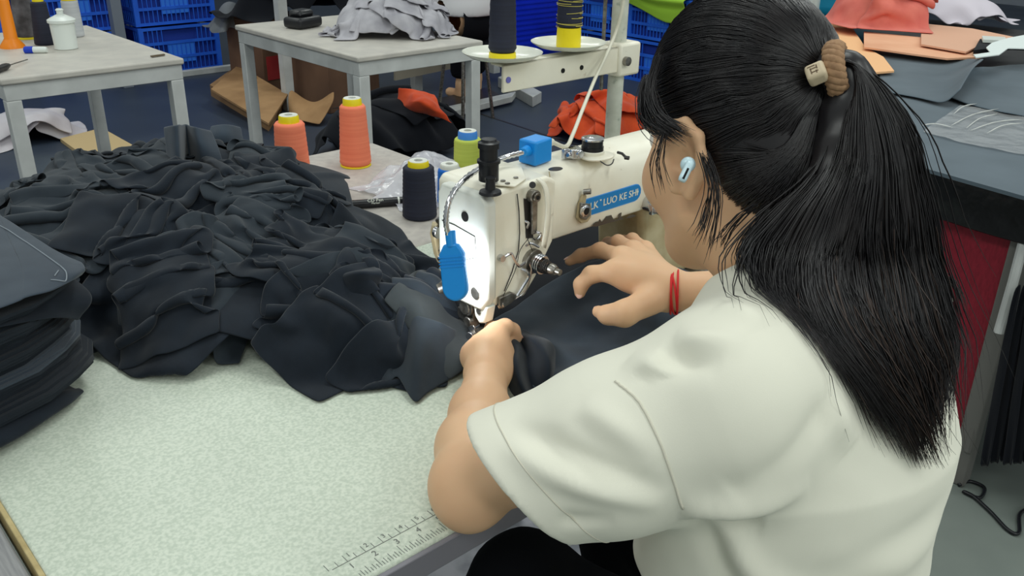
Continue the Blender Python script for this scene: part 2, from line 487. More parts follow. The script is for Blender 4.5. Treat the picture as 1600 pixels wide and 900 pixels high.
M_salmon = mat('salmon_cloth', (224, 118, 102), 0.9, rgb2=(210, 100, 88), nscale=12, sheen=0.15)
M_grey_cloth = mat('pale_grey_cloth', (186, 184, 190), 0.9, rgb2=(158, 156, 164), nscale=14, sheen=0.1)
M_peach = mat('peach_fabric', (240, 184, 148), 0.85, rgb2=(228, 166, 130), nscale=6)
M_cardboard = mat('cardboard', (176, 138, 96), 0.85, rgb2=(150, 114, 76), nscale=5)
M_card_dark = mat('brown_cardboard', (118, 88, 68), 0.85, rgb2=(96, 70, 54), nscale=4)
M_crate = mat('crate_blue', (44, 112, 236), 0.45, rgb2=(36, 98, 220), nscale=6)
M_crate_in = mat('crate_panel', (54, 128, 240), 0.45)

def struct(o): o['kind'] = 'structure'; return o
# ------------------------------------------------------------ shell of the hall
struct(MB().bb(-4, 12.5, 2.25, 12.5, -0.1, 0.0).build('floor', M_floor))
struct(MB().bb(-4, 12.5, -4, 2.242, -0.1, 0.0).build('floor', mat('near_floor', (138, 147, 140), 0.6, rgb2=(118, 126, 121), nscale=2.2, ndetail=8, bump=0.06, bscale=40)))  # nearer part of the floor, given a paler tone than the far part
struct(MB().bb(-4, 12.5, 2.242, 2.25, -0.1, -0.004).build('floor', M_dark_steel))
struct(MB().bb(-4, 12.5, 12.5, 12.7, 0.0, 3.6).build('wall_back', M_wall))
struct(MB().bb(12.5, 12.7, -4, 12.7, 0.0, 3.6).build('wall_right', M_wall))
# saw cut joint in the concrete
b = MB(); P0 = np.array((3.6142,4.2721,0.0010)); P1 = np.array((3.5306,2.8197,0.0010)); D = (P1-P0); D /= np.linalg.norm(D); Nn = np.array([-D[1], D[0], 0])*0.008
b.prism([P0-Nn, P1-Nn, P1+Nn, P0+Nn], (0, 0, 0.001)); struct(b.build('trim_1', M_dark_steel))

# ------------------------------------------------------------ the sewing table with its inch ruler
TZ = 0.77
t = thing('sewing_table', (0.72, 0.855, 0), 'white speckled sewing table with an inch ruler printed along its front edge', 'table')
b = MB(); b.bb(0.118, 1.36, 0.547, 1.165, TZ-0.028, TZ); b.build('tabletop', M_table, t, bevel=0.003)
b = MB(); b.bb(0.113, 0.118, 0.547, 1.165, TZ-0.03, TZ-0.001); b.build('edge_band', M_beige_edge, t, bevel=0.001)
b = MB(); b.bb(0.118, 1.36, 0.541, 0.547, TZ-0.03, TZ-0.002); b.build('front_edge_band', mat('grey_edge', (128, 126, 134), 0.5), t, bevel=0.001)
b = MB()
for x in (0.2, 1.28):
    b.bb(x-0.03, x+0.03, 0.82, 0.88, 0.05, TZ-0.028)
    b.bb(x-0.03, x+0.03, 0.58, 1.14, 0.0, 0.05); b.bb(x-0.02, x+0.02, 0.6, 1.12, TZ-0.06, TZ-0.028)
b.bb(0.2, 1.28, 0.84, 0.87, 0.28, 0.32)
b.build('stand', M_steel_white, t, bevel=0.004)
def text_mesh(s, size, name='text'):
    c = bpy.data.curves.new(name, 'FONT'); c.body = s; c.size = size; c.extrude = 0.0; c.resolution_u = 3; c.align_x = 'CENTER'; c.align_y = 'CENTER'
    o = bpy.data.objects.new(name, c); COL.objects.link(o); bpy.context.view_layer.update()
    me = bpy.data.meshes.new_from_object(o.evaluated_get(bpy.context.evaluated_depsgraph_get()))
    V = np.array([v.co[:] for v in me.vertices]); F = [tuple(p.vertices) for p in me.polygons]
    bpy.data.objects.remove(o); bpy.data.curves.remove(c); bpy.data.meshes.remove(me)
    return V, F
def text_on(b, s, size, o, ux, uy, lift=0.0004, sx=1.0):
    V, F = text_mesh(s, size); o = np.array(o, float); ux = np.array(ux, float); uy = np.array(uy, float); n = np.cross(ux, uy)
    b.add(o+np.outer(V[:, 0]*sx, ux)+np.outer(V[:, 1], uy)+n*lift, F)
# ruler: two rows of ticks either side of a thin line, inches numbered from the left
b = MB(); zt = TZ+0.0003
yl = 0.578
b.bb(0.315, 1.0, yl-0.0003, yl+0.0003, zt-0.0002, zt)
inch = 0.0254; x0 = 0.341-2*inch+0.012
for k in range(8, 200):
    x = x0+k*inch/8
    if x > 0.98 or x < 0.33: continue
    h = 0.013 if k % 8 == 0 else (0.010 if k % 4 == 0 else (0.008 if k % 2 == 0 else 0.0055))
    b.bb(x-0.0003, x+0.0003, 0.5525, 0.5525+h, zt-0.0002, zt)
for k in range(0, 70):
    x = 0.312+k*0.01
    if x > 0.98: continue
    h = 0.010 if k % 2 == 0 else 0.007
    b.bb(x-0.0003, x+0.0003, yl+0.0006, yl+h, zt-0.0002, zt)
b.build('ruler_scale', M_line, t, smooth=0)
b = MB()
for k in range(1, 24): text_on(b, str(k), 0.0105, (x0+k*inch+0.004, 0.5705, TZ), (1, 0, 0), (0, 1, 0))
for k in range(1, 30): text_on(b, str(k % 10), 0.008, (0.312+k*0.02+0.005, yl+0.0075, TZ), (1, 0, 0), (0, 1, 0))
b.build('ruler_numbers', M_line, t, smooth=0)

# grey-topped table behind it
t = thing('spool_table', (0.53, 1.47, 0), 'grey topped table behind the sewing table carrying thread cones and marker', 'table')
b = MB(); b.bb(-0.45, 1.172, 1.168, 1.772, TZ-0.03, TZ); b.build('tabletop', M_grey_top, t, bevel=0.012, seg=3)
for x in (-0.4, 1.12):
    for y in (1.22, 1.72): MB().bb(x-0.025, x+0.025, y-0.025, y+0.025, 0, TZ-0.03).build('leg', M_steel_white, t)
# grey table on the left, edge of it in the lower left corner
t = thing('side_table', (-0.3, 0.7, 0), 'grey fine-lined table surface in the lower left corner beside the white table', 'table')
b = MB(); b.bb(-0.7, 0.108, 0.2, 1.16, TZ-0.035, TZ-0.005)
b.build('tabletop', mat('grey_ribbed', (150, 150, 150), 0.6, rgb2=(132, 132, 134), nscale=60, stretch=(8, 0.4, 1)), t, bevel=0.003)
for x in (-0.65, 0.05):
    for y in (0.25, 1.1): MB().bb(x-0.025, x+0.025, y-0.025, y+0.025, 0, TZ-0.035).build('leg', M_steel_white, t)
# pale scuffed board on the floor under the table
b = MB(); b.bb(0.55, 1.35, 0.95, 1.75, 0.0, 0.006)
tag(b.build('floor_board', mat('scuffed_board', (176, 176, 184), 0.6, rgb2=(120, 124, 132), nscale=9, ndetail=8, lo=0.4, hi=0.62, wear=((60, 64, 70), 14, 0.62, 0.72))), 'pale scuffed grey board lying on the floor under the sewing table', 'board')

# ------------------------------------------------------------ sewing machine
sm = thing('sewing_machine', (0.92, 0.84, TZ), 'cream industrial sewing machine with a blue name badge and chipped paint', 'sewing machine')
b = MB(); b.bb(0.64, 1.2, 0.752, 0.93, TZ-0.02, TZ+0.003); b.build('bed', M_steel, sm, bevel=0.004)
def arm_prof(x, y0=0.79, y1=0.888, zb=0.905, zt=1.004):
    pts = [(y0+0.004, zb), (y0, zb+0.01), (y0-0.001, zb+0.05), (y0+0.002, zt-0.03), (y0+0.010, zt-0.012), (y0+0.026, zt-0.002), (y0+0.05, zt), (y1-0.025, zt-0.003), (y1-0.006, zt-0.012), (y1, zt-0.03), (y1, zb+0.01), (y1-0.006, zb)]
    return [(x, y, z) for y, z in pts]
b = MB(); b.prism(arm_prof(0.775), (0.40, 0, 0)); b.build('arm', M_cream, sm, smooth=40, bevel=0.003, seg=2)
b = MB(); b.prism([(0.995, 0.792, z) for z in ()] or [(1.005, 0.793, TZ+0.003), (1.175, 0.793, TZ+0.003), (1.175, 0.793, 0.93), (0.985, 0.793, 0.93), (0.992, 0.793, 0.90)], (0, 0.095, 0))
b.build('column', M_cream_old, sm, bevel=0.01, seg=3)
# head : the block behind the face plate
hp = [(0.684, 0.847), (0.742, 0.845), (0.762, 0.868), (0.792, 0.912), (0.794, 0.996), (0.778, 1.004), (0.690, 1.002), (0.682, 0.994)]
b = MB(); b.prism([(x, 0.778, z) for x, z in hp], (0, 0.108, 0)); b.build('head_casing', M_cream, sm, bevel=0.007, seg=3)
# face plate, proud of the casing on the left
fp = [(0.868, 0.985), (0.860, 0.998), (0.785, 1.0), (0.772, 0.992), (0.770, 0.866), (0.782, 0.846), (0.832, 0.844), (0.868, 0.892)]
b = MB(); b.prism([(0.668, y, z) for y, z in fp], (0.017, 0, 0)); face = b.build('face_plate', M_faceplate, sm, bevel=0.004, seg=3)
fx = 0.6676
b = MB(); q = [(fx, y, z) for y, z in ((0.858, 0.948), (0.834, 0.949), (0.793, 0.945), (0.790, 0.918), (0.815, 0.906), (0.845, 0.915))]
b.tube(q, 0.0007, 5); b.build('panel_groove', M_dark_steel, face)
b = MB(); b.cyl((fx-0.0006, 0.812, 0.966), (fx+0.004, 0.812, 0.966), 0.0065, n=20); b.build('oil_hole', M_black, face)
b = MB(); b.cyl((fx-0.0012, 0.792, 0.868), (fx+0.004, 0.792, 0.868), 0.0085, n=20); b.build('cover_screw', M_steel, face, bevel=0.0006)
b = MB(); b.prism([(0.672, 0.775, 0.852), (0.672, 0.802, 0.852), (0.672, 0.799, 0.832), (0.672, 0.790, 0.824), (0.672, 0.780, 0.828)], (0.016, 0, 0)); lt_ = b.build('lower_tab', M_faceplate, sm, bevel=0.002)
MB().cyl((0.6705, 0.790, 0.842), (0.674, 0.790, 0.842), 0.0042, n=12).build('tab_hole', M_steel, lt_)
# black pressure regulator on the top of the head
c = np.array((0.6769,0.7751,1.0040))
b = MB(); b.lathe([(0, 0.014), (0.08, 0.013), (0.14, 0.0065), (0.42, 0.0055), (0.43, 0.0065), (0.5, 0.0065)], c, c+np.array([0, 0, 0.040]), 20)
reg = b.build('pressure_regulator', M_black_plastic, sm)
c2 = np.array((0.6851,0.7894,1.0100))+np.array([0.012, 0.012, 0])
b = MB(); b.lathe([(0, 0.0125), (0.42, 0.0125), (0.43, 0.0145), (0.5, 0.0145), (0.52, 0.0115), (0.78, 0.0115), (0.79, 0.0135), (0.92, 0.0135), (0.95, 0.010), (1, 0.009)], c2, c2+np.array([0, 0, 0.052]), 24)
b.build('knurled_knob', M_black_plastic, reg)
# top cover with screws
b = MB(); b.prism([(0.6990,0.7933,1.0045), (0.7140,0.7711,1.0045), (0.7453,0.7851,1.0045), (0.7764,0.8268,1.0045), (0.7504,0.8481,1.0045)], (0, 0, 0.0022))
tc = b.build('top_cover', M_cream, sm, bevel=0.0008)
for p in ((0.7117,0.7827,1.0070), (0.7142,0.7938,1.0070), (0.7354,0.7934,1.0070), (0.7296,0.8258,1.0070)):
    MB().cyl(p, np.array(p)+(0, 0, 0.0012), 0.0032, n=12).build('screw', M_steel, tc)
MB().cyl((0.7384,0.7660,1.0040), (0.7350,0.7625,1.0056), 0.0042, n=14).build('casing_screw', M_dark_steel, sm)
MB().ellipsoid((0.8081,0.7956,1.0040), (0.011, 0.008, 0.0012)).build('oil_cap', M_dark_steel, sm)
MB().ellipsoid((0.9105,0.8008,1.0040), (0.006, 0.005, 0.0012)).build('oil_cap', M_dark_steel, sm)
b = MB(); b.tube([(0.9255,0.7918,1.0060), (0.9256,0.7836,1.0060), (0.9155,0.7678,1.0060)], 0.002, 6); b.tube([(0.9141,0.7689,1.0060), (0.9165,0.7630,1.0060)], 0.0028, 6); b.build('clip_spring', M_dark_steel, sm)
# seam of the casing on the front, the slot of the take-up lever
yf = 0.7765
b = MB(); b.tube([(0.7219,0.7760,0.9933), (0.7258,0.7760,0.9697), (0.7277,0.7760,0.9391), (0.7261,0.7760,0.9159), (0.7156,0.7760,0.8893), (0.7027,0.7760,0.8660)], 0.0008, 5); b.build('casing_seam', M_dark_steel, sm)
b = MB(); b.prism([(0.7345,0.7775,0.9843), (0.7479,0.7775,0.9797), (0.7531,0.7775,0.9262), (0.7405,0.7775,0.9293)], (0, -0.0006, 0)); b.build('lever_slot', M_dark_steel, sm)
# take-up lever
b = MB(); k = np.array((0.7476,0.7680,0.9856)); b.cyl(k, k+(0, 0.012, 0), 0.0085, n=20); b.cyl(k-(0, 0.003, 0), k, 0.006, n=16)
e = np.array((0.7491,0.7700,0.9347)); b.prism([k+(-0.005, 0.002, -0.006), k+(0.005, 0.002, -0.006), e+(0.004, 0, 0), e+(-0.004, 0, 0)], (0, 0.004, 0))
lev = b.build('take_up_lever', M_steel, sm, bevel=0.001)
MB().cyl(k-(0, 0.0036, 0), k-(0, 0.001, 0), 0.003, n=12).build('lever_hole', M_black, lev)
# white thread guard curving down beside the lever
gp = [(0.7506,0.7720,1.0075), (0.7583,0.7680,0.9969), (0.7610,0.7640,0.9735), (0.7581,0.7620,0.9445), (0.7534,0.7620,0.9193)]
gq = [(0.7600,0.7760,1.0054), (0.7690,0.7720,0.9953), (0.7731,0.7680,0.9697), (0.7702,0.7660,0.9395), (0.7645,0.7660,0.9125)]
G1 = catmull(gp, 14); G2 = catmull(gq, 14); V = np.concatenate([G1, G2]); F = [(i, i+1, 15+i, 14+i) for i in range(13)]
mesh_obj('thread_guard', V, F, M_cream, sm, smooth=60, solid=0.0022)
# needle thread tension : discs, spring and stud pointing at the operator
c = np.array((0.7517,0.7760,0.8947)); ax = np.array([0.10, -1.0, -0.05]); ax /= np.linalg.norm(ax)
b = MB(); b.cyl(c+ax*-0.006, c+ax*0.004, 0.017, n=24); b.cyl(c+ax*0.004, c+ax*0.008, 0.012, n=20); tn = b.build('tension_unit', M_steel, sm, bevel=0.0008)
b = MB()
for k in range(3): b.lathe([(0, 0.0125), (0.5, 0.0135), (1, 0.0125)], c+ax*(0.009+0.0035*k), c+ax*(0.011+0.0035*k), 22)
b.build('tension_disc', M_chrome, tn)
b = MB(); th = np.linspace(0, 2*math.pi*5, 70); u = np.cross(ax, [0, 0, 1]); u /= np.linalg.norm(u); v = np.cross(ax, u)
b.tube([c+ax*(0.019+0.012*i/69)+(0.0095-0.003*i/69)*(math.cos(a)*u+math.sin(a)*v) for i, a in enumerate(th)], 0.0010, 5); b.build('tension_spring', M_dark_steel, tn)
b = MB(); b.cyl(c, c+ax*0.040, 0.0035, n=12); b.lathe([(0, 0.0075), (0.6, 0.0075), (1, 0.0055)], c+ax*0.031, c+ax*0.040, 16); b.cyl(c+ax*0.040, c+ax*0.047, 0.0042, n=12); b.build('tension_stud', M_steel, tn)
# thread guides
for pts, r in (([(0.6969,0.7740,0.9146), (0.7073,0.7700,0.9192), (0.7111,0.7680,0.9118), (0.7184,0.7660,0.8999), (0.7303,0.7680,0.9013)], 0.0020),
               ([(0.7324,0.7720,0.9565), (0.7353,0.7680,0.9535), (0.7371,0.7720,0.9458)], 0.0016),
               ([(0.7493,0.7680,0.9388), (0.7536,0.7640,0.9354), (0.7520,0.7680,0.9275)], 0.0018),
               ([(0.7286,0.7720,0.8915), (0.7322,0.7660,0.8889), (0.7358,0.7660,0.8806), (0.7308,0.7700,0.8680), (0.7217,0.7720,0.8553)], 0.0022),
               ([(0.7356,0.7720,0.9217), (0.7388,0.7660,0.9262), (0.7508,0.7640,0.9185)], 0.0018)):
    MB().tube(catmull(pts, 16), r, 7).build('thread_guide', M_chrome, sm)
for p in ((0.6956,0.7750,0.9146), (0.7553,0.7760,0.9225), (0.7656,0.7760,0.9235)):
    MB().cyl(np.array(p)+(0, 0.004, 0), np.array(p)+(0, -0.004, 0), 0.0045, n=12).build('guide_screw', M_chrome, sm)
b = MB(); b.tube(catmull([(0.7330,0.7700,0.9474), (0.7337,0.7680,0.9339), (0.7395,0.7640,0.9161)], 10), 0.0005, 4); b.tube(catmull([(0.7341,0.7660,0.9344), (0.7246,0.7720,0.9175), (0.7194,0.7730,0.8937), (0.7031,0.7740,0.8666), (0.6878,0.7750,0.8482)], 14), 0.0005, 4)
b.build('sewing_thread', M_black, sm)
b = MB(); b.tube(catmull([(0.7155,0.7750,0.8487), (0.7334,0.7700,0.8589), (0.7392,0.7650,0.8863), (0.7375,0.7660,0.8982)], 12), 0.0014, 6); b.build('check_spring', M_chrome, sm)
# presser bar lifter plate
b = MB(); b.prism([(0.6906,0.7720,0.8502), (0.6915,0.7720,0.8608), (0.7125,0.7720,0.8627), (0.7216,0.7720,0.8572), (0.7206,0.7720,0.8519), (0.7129,0.7720,0.8470), (0.6962,0.7720,0.8439)], (0, 0.006, 0)); b.build('lifter_plate', M_steel, sm, bevel=0.0012)
b = MB(); b.cyl((0.6955,0.7800,0.8476), (0.7010,0.7750,0.8495), 0.006, n=12); b.build('lifter_pin', M_steel, sm)
# needle bar, presser bar, foot
nx, ny = 0.716, 0.838
b = MB(); b.cyl((nx, ny, 0.80), (nx, ny, 0.86), 0.0042, n=12); b.cyl((nx, ny, 0.795), (nx, ny, 0.812), 0.006, n=12); b.cyl((nx, ny, 0.775), (nx, ny, 0.80), 0.0009, n=8); b.build('needle_bar', M_chrome, sm)
b = MB(); b.cyl((nx-0.010, ny+0.016, 0.795), (nx-0.010, ny+0.016, 0.86), 0.0045, n=12); b.bb(nx-0.022, nx+0.0, ny+0.008, ny+0.024, 0.800, 0.815); b.build('presser_bar', M_steel, sm, bevel=0.001)
b = MB(); b.bb(nx-0.011, nx-0.003, ny-0.022, ny+0.016, 0.7755, 0.780); b.bb(nx+0.003, nx+0.010, ny-0.022, ny+0.016, 0.7755, 0.780); b.bb(nx-0.011, nx+0.010, ny+0.008, ny+0.018, 0.778, 0.80); b.cyl((nx-0.016, ny+0.01, 0.789), (nx+0.014, ny+0.01, 0.789), 0.004, n=10)
b.cyl((nx-0.020, ny-0.004, 0.783), (nx-0.010, ny-0.004, 0.783), 0.006, n=12); b.build('presser_foot', M_chrome, sm, bevel=0.0008)
b = MB(); b.bb(0.684, 0.694, 0.815, 0.838, 0.805, 0.846); b.cyl((0.676, 0.826, 0.832), (0.69, 0.826, 0.832), 0.010, n=16); b.cyl((0.678, 0.822, 0.812), (0.692, 0.822, 0.812), 0.007, n=14)
b.cyl((0.682, 0.815, 0.795), (0.70, 0.815, 0.795), 0.006, n=12); b.bb(0.690, 0.70, 0.812, 0.826, 0.778, 0.80); b.build('walking_foot_linkage', M_steel, sm, bevel=0.0012)
fb = MB(); k = np.array((0.6853,0.8220,0.8335)); fb.cyl(k+(-0.008, 0, 0), k+(0.008, 0, 0), 0.0115, n=18); fb.build('linkage_boss', M_steel, sm, bevel=0.001)
b = MB(); k = np.array((0.6941,0.8260,0.8082)); b.box(k, (0.010, 0.009, 0.040)); b.build('linkage_bar', M_steel, sm, bevel=0.0012)
b = MB(); k = np.array((0.7134,0.8340,0.7989)); b.box(k, (0.009, 0.008, 0.044)); b.build('linkage_bar', M_dark_steel, sm, bevel=0.0012)
for p, r in (((0.6891,0.8200,0.8016), 0.0055), ((0.6829,0.8180,0.7929), 0.0060), ((0.6986,0.8220,0.7850), 0.0050), ((0.6823,0.8160,0.7843), 0.0042)): MB().cyl(np.array(p)+(-0.006, -0.002, 0), np.array(p)+(0.006, 0.002, 0), r, n=14).build('linkage_screw', M_chrome, sm, bevel=0.0006)
MB().cyl((0.7281,0.8350,0.8192), (0.7261,0.8350,0.7624), 0.0036, n=12).build('presser_rod', M_chrome, sm)
# levers on the back side of the head
b = MB(); b.prism([(0.6820,0.8890,0.9324), (0.6927,0.8890,0.9280), (0.6999,0.8890,0.9060), (0.6982,0.8890,0.8727), (0.6893,0.8890,0.8695), (0.6830,0.8890,0.8844), (0.6773,0.8890,0.9154)], (0, 0.010, 0)); lv = b.build('hand_lifter', M_cream_old, sm, bevel=0.002)
for p, r in (((0.6826,0.8860,0.9195), 0.0085), ((0.6896,0.8860,0.8929), 0.006), ((0.6872,0.8860,0.8805), 0.005)): MB().cyl(np.array(p)+(0, 0.004, 0), np.array(p)+(0, -0.003, 0), r, n=16).build('lifter_screw', M_chrome, lv, bevel=0.001)
b = MB(); k = np.array((0.6796,0.8890,0.8350)); k2 = np.array((0.6899,0.8850,0.8372)); k3 = np.array((0.7020,0.8750,0.8313)); b.cyl(k, k2, 0.010, n=18); b.cyl(k2, k3, 0.005, n=12); b.build('knee_lift_shaft', M_steel, sm, bevel=0.001)
b = MB(); b.cyl((0.6832,0.8850,0.9324), (0.6908,0.8850,0.9360), 0.007, n=14); b.build('lifter_knob', M_black_plastic, lv)
# bobbin winder on top
c = np.array((0.8914,0.8083,1.0040))
b = MB(); b.ellipsoid(c+(0.004, -0.006, 0), (0.027, 0.022, 0.004)); b.cyl(c, c+(0, 0, 0.008), 0.017, n=24); bw = b.build('bobbin_winder', M_cream, sm, bevel=0.001)
MB().lathe([(0, 0.0155), (0.35, 0.0155), (0.36, 0.0145), (0.9, 0.0145), (0.92, 0.0155), (1, 0.0145)], c+(0, 0, 0.008), c+(0, 0, 0.023), 24).build('bobbin', M_black_plastic, bw)
MB().lathe([(0, 0.0158), (0.6, 0.0158), (1, 0.012)], c+(0, 0, 0.0225), c+(0, 0, 0.0262), 24).build('bobbin_cap', M_chrome, bw)
c3 = np.array((0.8633,0.8143,1.0060))
b = MB(); b.cyl(c3, c3+(0, 0, 0.012), 0.010, n=16); b.cyl(c3+(0.0, -0.012, 0.006), c3+(0, 0.010, 0.006), 0.006, n=14); b.cyl(c3+(-0.014, 0, 0.005), c3, 0.004, n=10); b.bb(c3[0]-0.016, c3[0]+0.012, c3[1]+0.004, c3[1]+0.010, 1.004, 1.018); b.build('winder_latch', M_chrome, bw, bevel=0.001)
b = MB(); b.tube(catmull([(0.8747,0.7776,1.0060), (0.8682,0.7602,1.0060), (0.8779,0.7598,1.0060), (0.8956,0.7722,1.0060)], 14), 0.0009, 5); b.build('winder_spring', M_dark_steel, bw)
# name badge
yb = 0.7875
A = np.array((0.8512,0.7885,0.9366)); B = np.array((0.9762,0.7885,0.9461)); zc = (A[2]+B[2])/2-0.002; hb = 0.0118
def stadium(x0, x1, z0, h, y, n=8):
    P = [(x1-h+h*math.sin(a), y, z0-h*math.cos(a)) for a in np.linspace(0, math.pi, n)]
    P += [(x0+h-h*math.sin(a), y, z0+h*math.cos(a)) for a in np.linspace(0, math.pi, n)]
    return P
b = MB(); b.prism(stadium(A[0], B[0]+0.003, zc, hb+0.0012, 0.7905), (0, -0.0022, 0)); bd = b.build('name_badge', M_badge_rim, sm)
b = MB(); b.prism(stadium(A[0]+0.001, B[0]+0.002, zc, hb, 0.789), (0, -0.0012, 0)); b.build('badge_panel', M_badge_blue, bd)
b = MB()
text_on(b, 'LK', 0.0150, (A[0]+0.027, 0.7878, zc), (1, 0, 0), (0, 0, 1), 0.0003, 1.0)
text_on(b, 'LUO KE SHI', 0.0145, (A[0]+0.083, 0.7878, zc), (1, 0, 0), (0, 0, 1), 0.0003, 1.0)
b.box((A[0]+0.0405, 0.7876, zc+0.0055), (0.003, 0.0004, 0.0022)); b.cyl((B[0]-0.006, 0.7878, zc+0.001), (B[0]-0.006, 0.7873, zc+0.001), 0.0022, n=10)
# heavier strokes: a second slightly offset copy of the letters
text_on(b, 'LUO KE SHI', 0.0145, (A[0]+0.0836, 0.7878, zc+0.0003), (1, 0, 0), (0, 0, 1), 0.00035, 1.0)
text_on(b, 'LK', 0.0150, (A[0]+0.0276, 0.7878, zc+0.0003), (1, 0, 0), (0, 0, 1), 0.00035, 1.0)
b.build('badge_lettering', M_letter, bd, smooth=0)
# thread guide plate covering the badge's left end
b = MB(); b.prism([(0.8448,0.7880,0.9501), (0.8514,0.7880,0.9624), (0.8591,0.7880,0.9598), (0.8575,0.7880,0.9473), (0.8694,0.7880,0.9419), (0.8706,0.7880,0.9257), (0.8633,0.7880,0.9199), (0.8505,0.7880,0.9211), (0.8423,0.7880,0.9305)], (0, -0.004, 0)); gpo = b.build('guide_plate', M_cream_old, sm, bevel=0.0012)
b = MB(); b.prism([(0.8430,0.7830,0.9537), (0.8636,0.7830,0.9473), (0.8649,0.7830,0.9303), (0.8563,0.7830,0.9258), (0.8459,0.7830,0.9301)], (0, -0.003, 0)); b.build('steel_plate', M_steel, gpo, bevel=0.001)
c = np.array((0.8503,0.7795,0.9411)); MB().lathe([(0, 0.0085), (0.6, 0.0085), (1, 0.006)], c, c+(0, -0.004, 0), 20).build('plate_collar', M_chrome, gpo)
MB().cyl(c+(0, -0.0032, 0), c+(0, -0.0046, 0), 0.0052, n=16).build('plate_hole', M_black, gpo)
c = np.array((0.8531,0.7850,0.9655)); MB().cyl(c, c+(0.005, -0.008, 0.002), 0.004, n=12).build('guide_stud', M_steel, gpo)
# thread regulator near the operator's face
c = np.array((0.9986,0.7850,0.9167)); b = MB(); b.cyl(c+(0, 0.006, 0), c+(0, -0.008, 0), 0.013, n=20); b.box(c+(0.005, -0.008, -0.006), (0.026, 0.006, 0.016)); b.cyl(c+(0.012, -0.006, -0.012), c+(0.012, -0.022, -0.014), 0.006, n=14); b.tube([c+(0.018, -0.016, -0.012), c+(0.022, -0.018, -0.022), c+(0.018, -0.018, -0.028)], 0.002, 6); b.build('thread_regulator', M_chrome, sm, bevel=0.0015)
# chipped paint on the lower edge of the arm (bare dark iron)
def chip(pts, n): 
    MB().prism(pts, (0, -0.0005, 0)).build('paint_chip', mat('bare_iron', (88, 78, 68), 0.6, metal=0.3), sm, smooth=0)
chip([(0.8787,0.7895,0.9082), (0.8849,0.7895,0.9134), (0.8929,0.7895,0.9124), (0.8939,0.7895,0.9160), (0.8984,0.7895,0.9102), (0.9023,0.7895,0.9112), (0.9072,0.7895,0.9167), (0.9180,0.7895,0.9161), (0.9227,0.7895,0.9092), (0.9285,0.7895,0.9059), (0.9339,0.7895,0.9076), (0.9346,0.7895,0.9142), (0.9400,0.7895,0.9149), (0.9392,0.7895,0.9092), (0.9453,0.7895,0.9039), (0.9259,0.7895,0.9046), (0.9054,0.7895,0.9056), (0.8881,0.7895,0.9059)], 0)
chip([(0.9510,0.7895,0.9036), (0.9563,0.7895,0.9062), (0.9663,0.7895,0.9059), (0.9738,0.7895,0.9022), (0.9639,0.7895,0.9015)], 0)
b = MB(); b.tube([(0.7957,0.7950,1.0031), (0.7958,0.7890,0.9767), (0.7975,0.7890,0.9407), (0.7928,0.7890,0.9127)], 0.0007, 5); b.build('arm_seam', M_cream_old, sm)

# ------------------------------------------------------------ lamp with a magnet box, gooseneck and paddle head
sl = thing('sewing_lamp', (0.81, 0.846, 1.004), 'sky blue gooseneck lamp with magnet box clamped on the sewing machine', 'lamp')
c = np.array((0.8082,0.8346,1.0045))
Mz = Matrix.Rotation(math.radians(8), 4, 'Z')
b = MB(); b.box(c+(0, 0, 0.0165), (0.036, 0.030, 0.033), M=Mz); b.build('magnet_box', M_blue_plastic, sl, bevel=0.003)
b = MB(); k = c+(-0.018, -0.004, 0.020); b.cyl(k, k+(-0.012, -0.004, 0), 0.0075, 0.006, n=14); b.build('neck_collar', M_blue_plastic, sl, bevel=0.001)
neck = catmull([k+(-0.008, -0.003, 0), (0.7524,0.8380,1.0194), (0.7078,0.8280,1.0175), (0.6634,0.8120,1.0121), (0.6378,0.8040,0.9968), (0.6283,0.8000,0.9732), (0.6322,0.7980,0.9488)], 60)
b = MB(); b.tube(neck, 0.0035+0.0006*np.sin(np.arange(60)*math.pi*0.9), 10); b.build('gooseneck', M_chrome, sl, smooth=180)
T0 = np.array((0.6333,0.7980,0.9536)); T1 = np.array((0.6212,0.7720,0.8789))
ax = T1-T0; Lh = np.linalg.norm(ax); ax /= Lh
nrm = np.array([0.86, 0.50, 0.02]); nrm -= ax*(nrm@ax); nrm /= np.linalg.norm(nrm); sd = np.cross(ax, nrm)
def paddle(w, a0, a1, off, th, tip=True):
    P = []
    r = w
    P += [T0+ax*a0+sd*(-w*0.55), T0+ax*a0+sd*(w*0.55), T0+ax*(a0+0.012)+sd*w]
    for a in np.linspace(0, math.pi, 12): P.append(T0+ax*(a1-r+r*math.sin(a))+sd*(r*math.cos(a)))
    P += [T0+ax*(a0+0.012)+sd*(-w)]
    return [p+nrm*off for p in P], nrm*th
b = MB(); b.prism(*paddle(0.0163, 0.010, Lh, -0.005, 0.010)); lh = b.build('lamp_head', M_blue_plastic, sl, bevel=0.0025, seg=3)
b = MB()
for i in range(4): b.box(T0+ax*(0.026+0.004*i)-nrm*0.0052, (0.001, 0.001, 0.001), M=Matrix((tuple(nrm*1.2), tuple(sd*33), tuple(ax*1.4))).transposed().to_4x4())
b.build('grip_rib', M_blue_plastic, lh)
b = MB(); b.cyl(T0+ax*-0.006, T0+ax*0.014, 0.0065, n=14); b.build('head_socket', M_blue_plastic, lh, bevel=0.001)
me_ = bpy.data.materials.new('led'); me_.use_nodes = True; e_ = me_.node_tree.nodes['Principled BSDF']; e_.inputs['Emission Color'].default_value = (0.92, 0.97, 1, 1); e_.inputs['Emission Strength'].default_value = 6.0
b = MB(); b.prism(*paddle(0.0135, 0.030, Lh-0.004, 0.0052, 0.0008)); b.build('led_panel', me_, lh)
ll = bpy.data.lights.new('lamp_light', 'AREA'); ll.shape = 'RECTANGLE'; ll.size = 0.06; ll.size_y = 0.022; ll.energy = 0.25; ll.color = (0.93, 0.97, 1)
